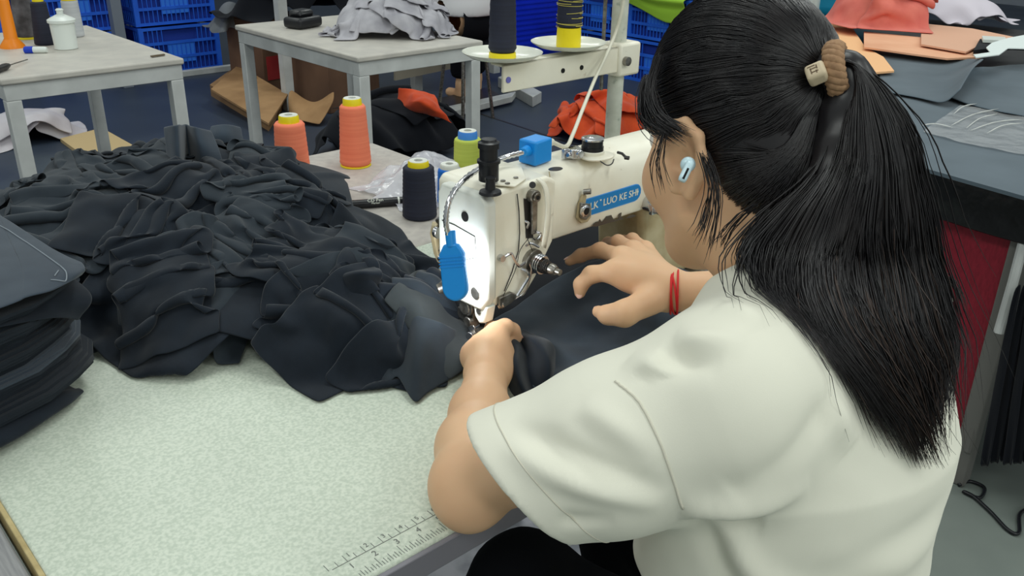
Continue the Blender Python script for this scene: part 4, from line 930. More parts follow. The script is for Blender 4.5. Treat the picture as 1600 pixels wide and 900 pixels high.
# head
S.ell(Hd(0, -0.006, 0.03), (0.071, 0.088, 0.086), HM); S.ell(Hd(0, 0.030, -0.030), (0.062, 0.062, 0.085), HM, 0.03)
S.cone(Hd(0, 0.068, -0.102), 0.021, Hd(0, 0.03, -0.09), 0.03, 0.03)
for sx in (-1, 1):
    S.cone(Hd(sx*0.048, 0.005, -0.065), 0.022, Hd(sx*0.018, 0.065, -0.100), 0.020, 0.03)
    S.ell(Hd(sx*0.040, 0.060, -0.035), (0.026, 0.026, 0.026), HM, 0.025)
    S.ell(Hd(sx*0.033, 0.088, 0.004), (0.013, 0.008, 0.008), HM, 0.012, 'sub')
    S.cone(Hd(sx*0.020, 0.086, 0.020), 0.008, Hd(sx*0.045, 0.078, 0.022), 0.007, 0.015)
    # ear: thin shell standing off the head, rolled helix, lobe
    EM = np.stack([HR*0.90+HF*-0.43*sx, HF*0.90+HR*0.43*sx, HU], 1)
    ec = Hd(sx*0.079, -0.012, -0.010)
    S.ell(ec, (0.0055, 0.019, 0.032), EM, 0.006)
    def Er(y, z, o=0.0): return ec+EM[:, 1]*y+EM[:, 2]*z+EM[:, 0]*sx*o
    S.chain([(Er(0.013, 0.004, 0.002), 0.003), (Er(0.017, 0.018, 0.003), 0.0040), (Er(0.008, 0.031, 0.004), 0.0046), (Er(-0.006, 0.032, 0.006), 0.0050), (Er(-0.018, 0.020, 0.008), 0.0050), (Er(-0.020, 0.002, 0.008), 0.0048), (Er(-0.014, -0.016, 0.006), 0.0046), (Er(-0.004, -0.030, 0.003), 0.0060)], 0.004)
    S.chain([(Er(0.014, -0.004, 0.001), 0.0045), (Er(0.010, -0.024, 0.001), 0.0055)], 0.006)
    S.ell(Er(0.002, -0.002, 0.006), (0.006, 0.009, 0.013), EM, 0.004, 'sub')
S.chain([(Hd(0, 0.092, 0.008), 0.008), (Hd(0, 0.108, -0.020), 0.010), (Hd(0, 0.112, -0.030), 0.012)], 0.015)
for sx in (-1, 1): S.ell(Hd(sx*0.012, 0.104, -0.034), (0.009, 0.010, 0.008), HM, 0.008)
S.cone(Hd(-0.016, 0.090, -0.062), 0.006, Hd(0.016, 0.090, -0.062), 0.006, 0.010); S.cone(Hd(-0.012, 0.089, -0.072), 0.007, Hd(0.012, 0.089, -0.072), 0.007, 0.010)
# neck, shoulders, trunk
S.chain([(Hd(0, -0.028, -0.045), 0.052), (Hd(0, -0.030, -0.10), 0.049), (NB, 0.056)], 0.03)
S.chain([(NB+(0, 0, -0.02), 0.055), (np.array([0.69, 0.335, 0.88]), 0.10), (np.array([0.69, 0.33, 0.70]), 0.10), (np.array([0.69, 0.31, 0.60]), 0.12)], 0.03, flat=((0, 1, 0), 1.25))
for s_ in (LSH, RSH): S.cone(NB+(0, -0.01, -0.02), 0.040, s_+np.array([0, 0, -0.012]), 0.034, 0.03)
# left arm
mid = (LEL*0.55+LWR*0.45)
S.chain([(LSH+(0, 0, -0.012), 0.036), (LEL*0.5+LSH*0.5, 0.037), (LEL, 0.0345)], 0.02)
S.chain([(LEL, 0.0345), (LEL*0.72+LWR*0.28+(0, 0, 0.002), 0.0365), (LEL*0.4+LWR*0.6, 0.031), (LWR, 0.0245)], 0.02)
S.ell(LEL+(-0.010, -0.012, -0.008), (0.026, 0.026, 0.026), None, 0.02)
# left hand: palm down, index finger bent over the cloth, thumb below it
KP, KR, KM, KI = [np.array(p) for p in ((0.6304,0.7491,0.8040), (0.6423,0.7482,0.8110), (0.6582,0.7508,0.8180), (0.6754,0.7582,0.8220))]
for K, r in ((KP, 0.0120), (KR, 0.0128), (KM, 0.0136), (KI, 0.0140)):
    S.cone(LWR+(K-LWR)*0.12, 0.0185, K, r, 0.016)
ip, id_, it = [np.array(p) for p in ((0.6923,0.7623,0.8230), (0.7070,0.7635,0.8130), (0.7137,0.7618,0.8010))]
S.chain([(KI, 0.0125), (ip, 0.0100), (id_, 0.0085), (it, 0.0070)], 0.008)
for K, d1, d2 in ((KM, (0.030, 0.032, -0.004), (0.036, 0.050, -0.024)), (KR, (0.022, 0.034, -0.008), (0.026, 0.050, -0.024)), (KP, (0.014, 0.028, -0.008), (0.016, 0.040, -0.020))):
    S.chain([(K, 0.0115), (K+np.array(d1), 0.0092), (K+np.array(d2), 0.0078)], 0.006)
tb = LWR+(KI-LWR)*0.25+np.array([0.014, -0.012, -0.006])
S.chain([(LWR+(0.010, -0.002, -0.002), 0.017), (tb+(-0.004, 0.004, -0.002), 0.014), ((0.6856,0.7543,0.7940), 0.0108), ((0.7133,0.7750,0.7920), 0.0085)], 0.012)
S.ell((LWR+KI+KM+KR)/4+np.array([0.0, 0.004, -0.008]), (0.030, 0.030, 0.018), None, 0.02)
# right forearm and hand
RUA = RSH*0.5+REL*0.5
S.chain([(RSH+(0, 0, -0.012), 0.036), (RUA, 0.037), (REL, 0.034), (REL*0.5+RWR*0.5, 0.032), (RWR, 0.0245)], 0.02)
QI, QM, QR, QP = [np.array(p) for p in ((0.8218,0.6929,0.8880), (0.8548,0.7114,0.8930), (0.8897,0.7210,0.8900), (0.9233,0.7278,0.8800))]
for K, r in ((QI, 0.0150), (QM, 0.0150), (QR, 0.0145), (QP, 0.0130)): S.cone(RWR+(K-RWR)*0.10, 0.0195, K, r, 0.018)
S.ell((RWR+QI+QM)/3, (0.030, 0.030, 0.020), None, 0.02)
S.chain([(QM, 0.0125), ((0.8677,0.7617,0.8840), 0.0100), ((0.8661,0.7957,0.8660), 0.0086), ((0.8577,0.8095,0.8550), 0.0070)], 0.008)
S.chain([(QI, 0.0130), ((0.8038,0.7185,0.8800), 0.0105), ((0.7977,0.7301,0.8640), 0.0090), ((0.7952,0.7293,0.8520), 0.0072)], 0.008)
S.chain([(QR, 0.0120), ((0.9064,0.7633,0.8860), 0.0096), ((0.9301,0.8025,0.8660), 0.0084), ((0.9440,0.8163,0.8500), 0.0070)], 0.007)
S.chain([(QP, 0.0110), ((0.9413,0.7667,0.8800), 0.0086), ((0.9638,0.8007,0.8620), 0.0074), ((0.9709,0.8071,0.8500), 0.0062)], 0.007)
S.chain([((0.8271,0.6380,0.8640), 0.019), ((0.7806,0.6400,0.8600), 0.0150), ((0.7752,0.6611,0.8520), 0.0105), ((0.7820,0.6834,0.8460), 0.0080)], 0.012)
V, F = S.mesh(); del S
body = mesh_obj('body', V, F, M_skin, pr, smooth=180)
for sx in (-1, 1):
    e = MB(); e.ellipsoid(Hd(sx*0.033, 0.078, 0.004), (0.0115, 0.0115, 0.0115)).build('eye', mat('eye_white', (235, 232, 226), 0.2), pr)
    MB().ellipsoid(Hd(sx*0.033, 0.0885, 0.002), (0.005, 0.0022, 0.005), M=HM).build('iris', mat('iris_brown', (40, 26, 20), 0.15), pr)
    MB().tube(catmull([Hd(sx*0.016, 0.094, 0.024), Hd(sx*0.034, 0.092, 0.030), Hd(sx*0.052, 0.080, 0.024)], 8), [0.001, 0.0022, 0.0026, 0.0026, 0.0024, 0.002, 0.0015, 0.0008], 6).build('eyebrow', M_hair, pr)
MB().tube(catmull([Hd(-0.021, 0.090, -0.067), Hd(-0.006, 0.0975, -0.064), Hd(0, 0.0975, -0.065), Hd(0.006, 0.0975, -0.064), Hd(0.021, 0.090, -0.067)], 12), [0.001, 0.003, 0.0042, 0.0046, 0.0046, 0.0046, 0.0046, 0.0046, 0.0046, 0.0042, 0.003, 0.001], 8).build('lips', mat('lip', (196, 112, 104), 0.4), pr)
for tip, dr, up_, nm in (((0.8577,0.8095,0.8550), (0.8661,0.7957,0.8660), (0, 0, 1), 'm'), ((0.7952,0.7293,0.8520), (0.7977,0.7301,0.8640), (-0.6, -0.5, 0.6), 'i'), ((0.7137,0.7618,0.8010), (0.7070,0.7635,0.8130), (0.5, -0.2, 0.8), 'l'), ((0.7820,0.6834,0.8460), (0.7752,0.6611,0.8520), (-0.3, -0.5, 0.8), 't')):
    tip = np.array(tip); f = tip-np.array(dr); f /= np.linalg.norm(f); u = np.array(up_, float); u -= f*(u@f); u /= np.linalg.norm(u); r = np.cross(f, u)
    MB().ellipsoid(tip+f*0.001+u*0.0058, (0.0042, 0.0055, 0.0012), 12, 8, M=np.stack([r, f, u], 1)).build('fingernail', mat('nail', (236, 190, 172), 0.3), pr)

# ---- t-shirt
HEM = np.array((0.4133,0.4493,0.8937)); SH0 = np.array([0.535, 0.335, 0.965])
S = SDF((0.35, 0.10, 0.53), (1.06, 0.58, 1.12), 0.0032)
S.chain([(np.array([0.685, 0.322, 0.50]), 0.178), (np.array([0.685, 0.335, 0.72]), 0.174), (np.array([0.683, 0.340, 0.88]), 0.166)], 0.03, flat=((0, 1, 0), 1.42))
S.chain([(np.array([0.685, 0.338, 0.88]), 0.162), (np.array([0.692, 0.350, 0.960]), 0.110)], 0.05, flat=((0, 1, 0), 1.3))
S.cone((0.70, 0.360, 0.995), 0.064, SH0+(0.01, 0, 0.005), 0.062, 0.05); S.cone((0.70, 0.360, 0.990), 0.062, RSH+(-0.02, 0, -0.02), 0.062, 0.05)
S.chain([(SH0+(0, 0, 0.004), 0.074), (SH0*0.5+HEM*0.5, 0.064), (HEM, 0.053), (HEM*1.3-SH0*0.3, 0.051)], 0.04)
RHEM = REL*0.72+RSH*0.28
S.chain([(RSH+(-0.02, 0, -0.02), 0.070), (RHEM, 0.062)], 0.04)
AX = HEM-SH0; AX /= np.linalg.norm(AX)
RAX = RHEM-RSH; RAX /= np.linalg.norm(RAX)
# hem cut flat, sleeve hollow
HN = AX-np.array([_U.x, _U.y, _U.z])*0.50; HN /= np.linalg.norm(HN)
S.half(HEM-AX*0.010, HN, 0.005)
S.cone(HEM-AX*0.050, 0.044, HEM+AX*0.07, 0.0475, 0.004, 'sub')
S.cone(RHEM-RAX*0.01, 0.054, RHEM+RAX*0.12, 0.056, 0.004, 'sub')
# neck opening
S.chain([(NB+(0.0, 0.004, -0.01), 0.060), (Hd(0, -0.03, -0.09), 0.070)], 0.006, 'sub')
V, F = S.mesh(); del S
from mathutils.bvhtree import BVHTree
def snap(bvh, P):
    out = []
    for p in P:
        loc, n, i, d = bvh.find_nearest(Vector(p)); out.append((loc, n))
    return np.array([l[:] for l, n in out]), np.array([n[:] for l, n in out])
def vnormals(V, F):
    n = np.cross(V[F[:, 2]]-V[F[:, 0]], V[F[:, 3]]-V[F[:, 1]]); N = np.zeros_like(V)
    for k in range(4): np.add.at(N, F[:, k], n)
    return N/(np.linalg.norm(N, axis=1)[:, None]+1e-12)
N0 = vnormals(V, F); bvh = BVHTree.FromPolygons(V.tolist(), F.tolist())
disp = np.zeros(len(V))
def fold(pts, amp, wid, n=14):
    """a soft fold of the cloth that runs along pts; fades at both ends"""
    global disp
    P, _ = snap(bvh, catmull(pts, n))
    near = np.where(((V > P.min(0)-4*wid) & (V < P.max(0)+4*wid)).all(1))[0]
    d2 = ((V[near][:, None]-P[None])**2).sum(2); j = d2.argmin(1); d = np.sqrt(d2[np.arange(len(near)), j])
    # refine: distance and running length on the neighbouring segments
    par = j.astype(float)
    for s0 in (-1, 0):
        k0 = np.clip(j+s0, 0, n-2); a = P[k0]; ab = P[k0+1]-a
        t = np.clip(((V[near]-a)*ab).sum(1)/((ab*ab).sum(1)+1e-12), 0, 1); dn = np.linalg.norm(V[near]-a-ab*t[:, None], axis=1)
        m_ = dn <= d; d = np.where(m_, dn, d); par = np.where(m_, k0+t, par)
    fade = np.sin(math.pi*np.clip(par/(n-1), 0, 1))**0.8
    disp[near] += amp*np.exp(-(d/wid)**2)*fade

fold([(0.3979,0.4280,0.9450), (0.3970,0.3843,0.9454), (0.4076,0.3419,0.9412), (0.4468,0.3132,0.9292)], 0.0081, 0.010)
fold([(0.4077,0.4390,0.9530), (0.4092,0.3839,0.9629), (0.4195,0.3416,0.9582), (0.4500,0.3170,0.9399)], -0.0068, 0.010)
fold([(0.4063,0.4148,0.9361), (0.4095,0.3813,0.9111), (0.4233,0.3415,0.9157)], -0.0054, 0.008)
fold([(0.4266,0.3897,0.9979), (0.4282,0.3519,0.9877), (0.4460,0.3227,0.9672)], 0.0041, 0.012)
fold([(0.4157,0.3915,0.9847), (0.4189,0.3552,0.9791), (0.4379,0.3274,0.9628)], -0.0041, 0.010)
fold([(0.4605,0.3076,0.9165), (0.4852,0.3070,0.9279), (0.5152,0.3004,0.9378), (0.5537,0.2977,0.9424)], 0.0121, 0.014)
fold([(0.4702,0.3043,0.9013), (0.5079,0.3027,0.9067), (0.5456,0.2990,0.9084)], -0.0135, 0.014)
fold([(0.4813,0.3023,0.9147), (0.5314,0.2936,0.8547), (0.5871,0.2731,0.8083)], 0.0095, 0.014)
fold([(0.4715,0.3058,0.9057), (0.5061,0.3001,0.8518), (0.5319,0.2933,0.8070)], -0.0081, 0.012)
fold([(0.5025,0.3049,0.9503), (0.5447,0.2971,0.9763), (0.5725,0.2862,0.9758)], -0.0068, 0.014)
fold([(0.5570,0.2887,0.9810), (0.5785,0.2779,0.9714), (0.5971,0.2724,0.9421)], 0.0081, 0.014)
fold([(0.4678,0.3671,1.0468), (0.4782,0.3391,1.0412), (0.5055,0.3169,1.0220)], -0.0068, 0.012)
fold([(0.4881,0.3661,1.0511), (0.4992,0.3386,1.0474), (0.5270,0.3158,1.0281)], 0.0068, 0.012)
fold([(0.5486,0.3585,1.0566), (0.5501,0.3339,1.0432), (0.5457,0.3212,1.0164)], 0.0054, 0.014)
fold([(0.4676,0.3913,1.0373), (0.4646,0.3634,1.0360), (0.4637,0.3549,1.0211)], 0.0068, 0.012)
fold([(0.5941,0.2868,0.8647), (0.6548,0.2548,0.8310), (0.7261,0.2288,0.8229)], 0.0054, 0.02)
fold([(0.5707,0.2928,0.8397), (0.6540,0.2713,0.8565), (0.7165,0.2430,0.8555)], -0.0054, 0.02)
disp += 0.0012*vnoise(V, 22, 4, 2)
V = V+N0*disp[:, None]
shirt = mesh_obj('t_shirt', V, F, M_shirt, pr, smooth=180)
bvh = BVHTree.FromPolygons(V.tolist(), F.tolist())
def ring_on(bvh, c, ax, r_out, n=64, a0=0, a1=2*math.pi):
    ax = np.array(ax)/np.linalg.norm(ax); u = np.cross(ax, [0, 0, 1]); u /= np.linalg.norm(u); v = np.cross(ax, u); P = []
    for a in np.linspace(a0, a1, n):
        d = math.cos(a)*u+math.sin(a)*v
        h = bvh.ray_cast(Vector(c+d*r_out), Vector(-d), r_out)
        if h[0] is not None: P.append(np.array(h[0][:]))
    return P
M_seam = mat('shirt_seam', (206, 202, 186), 0.9)
# shoulder seam, snapped on to the cloth
P, _ = snap(bvh, catmull([(0.4436,0.3786,1.0292), (0.4446,0.3643,1.0199), (0.4470,0.3453,1.0049), (0.4498,0.3271,0.9798), (0.4533,0.3138,0.9516), (0.4587,0.3065,0.9240)], 40))
MB().tube(P, 0.0011, 6).build('shoulder_seam', M_seam, shirt, smooth=180)
P = ring_on(bvh, HEM-AX*0.010-HN*0.026, HN, 0.12, 80)
MB().tube(P, 0.0007, 6, closed=True).build('sleeve_hem_stitch', M_seam, shirt, smooth=180)
# ribbed collar
nc = NB+np.array([0.0, 0.002, 0.018]); nax = Hd(0, -0.03, -0.09)-NB; nax /= np.linalg.norm(nax)
u = np.cross(nax, [0, 0, 1]) if abs(nax[2]) < 0.98 else np.cross(nax, [1, 0, 0]); u /= np.linalg.norm(u); v = np.cross(nax, u)
b = MB(); b.tube([nc+(math.cos(a)*u+math.sin(a)*v)*0.066 for a in np.linspace(0, 2*math.pi, 48, endpoint=False)], 0.0075, 10, closed=True); b.build('collar', M_shirt, shirt, smooth=180)

# ---- trousers, shoes and the stool she sits on
S = SDF((0.42, 0.0, 0.02), (1.0, 0.9, 0.72), 0.007)
S.cone((0.61, 0.29, 0.565), 0.112, (0.77, 0.29, 0.565), 0.112, 0.03)
for sx, hx, kx in ((-1, 0.61, 0.600), (1, 0.77, 0.82)):
    S.chain([(np.array([hx, 0.31, 0.55]), 0.092), (np.array([kx, 0.62, 0.545]), 0.066), (np.array([kx, 0.635, 0.50]), 0.062), (np.array([kx, 0.64, 0.13]), 0.052)], 0.03)
V, F = S.mesh(); del S
V = V+vnormals(V, F)*(0.004*vnoise(V, 16, 8, 2))[:, None]
mesh_obj('trousers', V, F, M_pants, pr, smooth=180)
for kx in (0.60, 0.82):
    S = SDF((kx-0.07, 0.54, -0.01), (kx+0.07, 0.92, 0.16), 0.006)
    S.chain([(np.array([kx, 0.64, 0.10]), 0.045), (np.array([kx, 0.64, 0.045]), 0.042), (np.array([kx, 0.74, 0.045]), 0.042), (np.array([kx, 0.83, 0.035]), 0.034)], 0.02); S.half((kx, 0.6, 0.004), (0, 0, -1), 0.004)
    V, F = S.mesh(); mesh_obj('shoe', V, F, mat('dark_shoe', (40, 40, 44), 0.6), pr, smooth=180)
st = thing('stool', (0.69, 0.29, 0), 'plain stool under the seated woman in the cream t-shirt', 'stool')
MB().lathe([(0, 0.15), (0.2, 0.16), (0.8, 0.16), (1, 0.15)], (0.69, 0.29, 0.405), (0.69, 0.29, 0.448), 32).build('seat', mat('stool_seat', (60, 62, 70), 0.6), st, bevel=0.003)
for a in range(4):
    q = math.pi/4+a*math.pi/2; MB().cyl((0.69+0.17*math.cos(q), 0.29+0.17*math.sin(q), 0), (0.69+0.12*math.cos(q), 0.29+0.12*math.sin(q), 0.405), 0.011, n=12).build('leg', M_steel, st)

# ---- red string bracelet
b = MB(); ax = RWR-(RWR*0.8+REL*0.2); ax = (REL-RWR)/np.linalg.norm(REL-RWR); u = np.cross(ax, [0, 0, 1]); u /= np.linalg.norm(u); v = np.cross(ax, u)
for k in range(4):
    c = RWR+ax*(0.002+0.0028*k); tl = 0.10*math.sin(k*2.1)
    b.tube([c+(math.cos(a)*u+math.sin(a)*v)*0.0285+ax*tl*0.06*math.sin(a+k) for a in np.linspace(0, 2*math.pi, 40, endpoint=False)], 0.0014, 6, closed=True)
b.build('bracelet', mat('red_string', (214, 30, 34), 0.6), pr, smooth=180)

# ---- hair
CR = np.array([0.079, 0.098, 0.100]); CC = np.array([0.0, -0.004, 0.036])
def cap(d, e=0.0):
    d = np.asarray(d, float); d = d/np.linalg.norm(d, axis=-1, keepdims=True)
    L = CC+d*(CR+e); return HC+L@HM.T
S = SDF(HC-0.17, HC+0.17, 0.003)
S.ell(Hd(*CC), CR-0.002, HM)
S.ell(Hd(0, -0.052, -0.030), (0.056, 0.044, 0.050), HM, 0.03)
S.half(Hd(0, 0.070, 0.050), HF*0.145-HU*0.128, 0.012)
for sx in (-1, 1): S.ell(Hd(sx*0.090, -0.006, -0.020), (0.030, 0.030, 0.040), HM, 0.008, 'sub')
S.ell(Hd(0, 0.06, -0.02), (0.058, 0.075, 0.075), HM, 0.01, 'sub')
V, F = S.mesh(); del S
hair = mesh_obj('hair', V, F, M_hair, pr, smooth=180)
def strands(name, L, r, m, parent, taper=True):
    """L: (n,m,3) polylines -> one mesh of thin three-sided hairs"""
    L = np.asarray(L, float); n, k, _ = L.shape
    T = np.gradient(L, axis=1); T /= np.linalg.norm(T, axis=2, keepdims=True)+1e-9
    ref = np.array([0.31, 0.17, 0.93]); u = np.cross(T, ref); u /= np.linalg.norm(u, axis=2, keepdims=True)+1e-9; v = np.cross(T, u)
    rr = np.full((n, k), r) if np.isscalar(r) else np.repeat(np.asarray(r)[:, None], k, 1)
    if taper: rr = rr*np.interp(np.linspace(0, 1, k), [0, 0.08, 0.75, 1], [0.5, 1, 1, 0.15])
    V = np.stack([L+rr[..., None]*(math.cos(a)*u+math.sin(a)*v) for a in (0, 2.0944, 4.1888)], 2)
    V = V.reshape(-1, 3); b0 = (np.arange(n)[:, None]*k+np.arange(k-1)[None]).ravel()*3
    F = np.concatenate([np.stack([b0+i, b0+(i+1) % 3, b0+3+(i+1) % 3, b0+3+i], 1) for i in range(3)])
    return mesh_obj(name, V, F, m, parent, smooth=180)
r_ = np.random.default_rng(21)
tie_l = np.array([0, -0.10, 0.05])-CC; tied = tie_l/CR; tied /= np.linalg.norm(tied)
TIE = Hd(*(CC+tied*CR))
d = r_.normal(size=(16000, 3)); d /= np.linalg.norm(d, axis=1)[:, None]
Lp = CC+d*CR
side = (Lp-np.array([0, 0.073, 0.053]))@np.array([0, 0.145, -0.128])/0.193
ok = (side < -0.002) & (np.linalg.norm((Lp-np.array([0.09, -0.006, -0.02]))/np.array([0.026, 0.024, 0.038]), axis=1) > 1) & (np.linalg.norm((Lp-np.array([-0.09, -0.006, -0.02]))/np.array([0.026, 0.024, 0.038]), axis=1) > 1)
d = d[ok][:4200]
edge = np.clip(1+side[ok][:4200]/0.03, 0, 1)
om = np.arccos(np.clip(d@tied, -1, 1)); keep = om > 0.25; d, om = d[keep], om[keep]
tt = np.linspace(0, 1, 13)
L = (np.sin((1-tt)[None]*om[:, None])/np.sin(om)[:, None])[..., None]*d[:, None]+(np.sin(tt[None]*om[:, None])/np.sin(om)[:, None])[..., None]*tied
# soft clumps and a little waviness across the combed direction
fl = L.reshape(-1, 3); wv = np.stack([vnoise(fl, 5, 40+k, 2) for k in range(3)], 1)*0.05
L = (fl+wv*np.sin(np.pi*np.tile(tt, len(d)))[:, None]).reshape(L.shape)
ev = r_.uniform(-0.0008, 0.0022, len(d))[:, None]*np.sin(np.pi*np.clip(tt, 0.04, 1))[None]
nl = L/np.linalg.norm(L, axis=2, keepdims=True); LL = CC+nl*(CR+ev[..., None]); LW = HC+LL@HM.T
strands('combed_strands', LW, r_.uniform(0.0004, 0.0008, len(LW)), M_hair, hair)['kind'] = 'stuff'
# short hair swept up from the nape
hb = BVHTree.FromPolygons((np.array([v.co[:] for v in hair.data.vertices])+np.array(wloc(hair))).tolist(), [tuple(p.vertices) for p in hair.data.polygons])
NP = []
for k in range(1500):
    x = r_.uniform(-0.056, 0.056); q = Hd(x, -0.030-0.035*r_.random(), -0.075+0.05*(abs(x)/0.056)**2+0.03*r_.random()); e = TIE+(HM@tied)*0.001
    md = Hd(x*0.75, -0.098, -0.005); P = catmull([q, md, e], 11); nn = []
    for p_ in P:
        h = hb.find_nearest(Vector(p_)); nn.append(np.array(h[0]))
    nn = np.array(nn); nn[1:-1] = (nn[:-2]+2*nn[1:-1]+nn[2:])/4; nn[1:-1] = (nn[:-2]+2*nn[1:-1]+nn[2:])/4
    e_ = r_.uniform(0.0006, 0.0026)
    for j in range(11):
        h = hb.find_nearest(Vector(nn[j])); nn[j] = np.array(h[0])+np.array(h[1])*e_
    NP.append(nn)
strands('nape_strands', NP, 0.0007, M_hair, hair)['kind'] = 'stuff'
# ponytail guides: rows from the tie to the tips, left to right
tdir = np.array([_R.x, _R.y, _R.z])*0.80+np.array([_U.x, _U.y, _U.z])*0.10-np.array([_F.x, _F.y, _F.z])*0.42; tdir /= np.linalg.norm(tdir)
TU = np.cross(tdir, [_R.x, _R.y, _R.z]); TU /= np.linalg.norm(TU); TV = np.cross(tdir, TU)
TCEN = TIE+(HM@tied)*0.006+tdir*0.004
DV = np.array([_F.x, _F.y, _F.z])
G = [
 [(0.6766,0.3474,1.1755), (0.6564,0.3423,1.1422), (0.6286,0.3556,1.1079), (0.6108,0.3638,1.0730), (0.5933,0.3355,1.0569), (0.5871,0.2964,1.0427), (0.5872,0.2679,1.0211)],
 [(0.6687,0.3356,1.1832), (0.6513,0.3248,1.1473), (0.6305,0.3240,1.1081), (0.6120,0.3221,1.0727), (0.5980,0.2941,1.0455), (0.5980,0.2610,1.0117), (0.6184,0.2351,0.9666)],
 [(0.6734,0.3280,1.1925), (0.6624,0.3101,1.1522), (0.6499,0.3028,1.1123), (0.6405,0.2948,1.0711), (0.6239,0.2674,1.0362), (0.6294,0.2405,0.9916), (0.6440,0.2193,0.9455)],
 [(0.6861,0.3303,1.2029), (0.6900,0.3095,1.1681), (0.6885,0.2941,1.1219), (0.6879,0.2833,1.0701), (0.6671,0.2546,1.0268), (0.6678,0.2350,0.9820), (0.6624,0.2175,0.9411)],
 [(0.7067,0.3398,1.2079), (0.7201,0.3161,1.1801), (0.7253,0.2985,1.1403), (0.7304,0.2806,1.0854), (0.7270,0.2570,1.0329), (0.7168,0.2367,0.9900), (0.6846,0.2213,0.9512)]]
roots = [(TV*s0+TU*s1) for s0, s1 in ((-0.012, 0.004), (-0.006, 0.010), (0.0, 0.012), (0.007, 0.010), (0.012, 0.003))]
sgn = 1.0 if TV@np.array([_U.x, _U.y, _U.z]) > 0 else -1.0
roots = [(TV*s0*sgn-DV*s1) for s0, s1 in ((-0.013, 0.000), (-0.007, 0.009), (0.0, 0.012), (0.007, 0.009), (0.013, 0.000))]
G = np.array([[TCEN-tdir*0.012+r*0.8, TCEN+tdir*0.010+r]+[np.array(p) for p in g] for r, g in zip(roots, G)])
shirt_bvh = bvh
def push_out(P, gap):
    """hair lies on the cloth: move points that sit inside or too near the shirt"""
    for q in range(len(P)):
        h = shirt_bvh.find_nearest(Vector(P[q]), 0.05)
        if h[0] is None: continue
        dv = Vector(P[q])-h[0]; sd = dv.dot(h[1])
        if sd < gap: P[q] = np.array(h[0])+np.array(h[1])*(gap)
    return P
S = SDF(G.reshape(-1, 3).min(0)-0.05, G.reshape(-1, 3).max(0)+0.07, 0.004)
rad = np.interp(np.linspace(0, 1, 14), [0, 0.18, 0.5, 0.8, 1], [0.006, 0.011, 0.013, 0.009, 0.002])
for u0 in (0.75, 1.1, 1.5, 2.0, 2.5, 3.0, 3.55):
    i = int(u0); ch = catmull(G[i]*(1-u0+i)+G[min(i+1, 4)]*(u0-i), 14); n_ = 10 if u0 < 0.9 else 12
    S.chain([(ch[j]+DV*(0.023+0.002*(u0 > 3)), rad[j]) for j in range(n_)], 0.012)
V, F = S.mesh(); del S
V = push_out(V, 0.003)
mesh_obj('ponytail_core', V, F, M_hair, hair, smooth=180)
n = 5200; K = 20
GG = np.stack([catmull(G[i], K) for i in range(5)])           # 5,K,3
u = np.where(r_.random(n) < 0.3, r_.choice([0.0, 4.0], n)+r_.normal(0, 0.28, n), r_.random(n)*4); u = np.clip(np.abs(u), 0, 4.0); u = np.clip(u, 0, 4); ln = np.clip(r_.normal(0.92, 0.10, n), 0.55, 1.06)
short = np.interp(u, [0, 0.8, 2, 4], [0.95, 1, 1, 0.95]); ln = ln*short
tq = np.linspace(0, 1, K)[None]*ln[:, None]*(K-1); i0 = np.clip(tq.astype(int), 0, K-2); ft = tq-i0
wob = u[:, None]+(r_.normal(0, 0.10, n)[:, None])*np.linspace(0, 1.3, K)[None]; wob = np.clip(wob, -0.12, 4.12); iu = np.clip(wob.astype(int), 0, 3); fu = wob-iu
def gget(a, b_): return GG[np.clip(a, 0, 4), b_]
def lerp(i): return gget(i, i0)*(1-ft)[..., None]+gget(i, i0+1)*ft[..., None]
L = lerp(iu)*(1-fu)[..., None]+lerp(iu+1)*fu[..., None]
lay = np.abs(r_.normal(0, 0.005, n))+np.where((u < 0.35) | (u > 3.65), r_.uniform(0, 0.008, n), 0); 
L += (DV*1.0)*(lay[:, None]*np.interp(np.linspace(0, 1, K), [0, 0.2, 1], [0.3, 1, 0.8])[None]-0.002)[..., None]
ph = r_.random((n, 1))*6.28; tw = np.linspace(0, 1, K)[None]
lat = np.cross(DV, [0, 0, 1.0]); lat /= np.linalg.norm(lat)
L += lat*(0.0035*tw*np.sin(5*tw+ph)+np.where(r_.random((n, 1)) < 0.08, r_.normal(0, 0.022, (n, 1)), r_.normal(0, 0.007, (n, 1)))*tw**2)[..., None]
nz = vnoise(L.reshape(-1, 3), 30, 77, 2).reshape(n, K); L += lat*(0.005*nz*tw)[..., None]
L = push_out(L.reshape(-1, 3), 0.004).reshape(L.shape)
strands('ponytail', L, r_.uniform(0.0004, 0.0008, n), M_hair, hair)['kind'] = 'stuff'
strands('brown_strands', L[(u > 1.2) & (u < 3.6)][:700][:, -6:], 0.0006, M_hair_tip, hair)['kind'] = 'stuff'
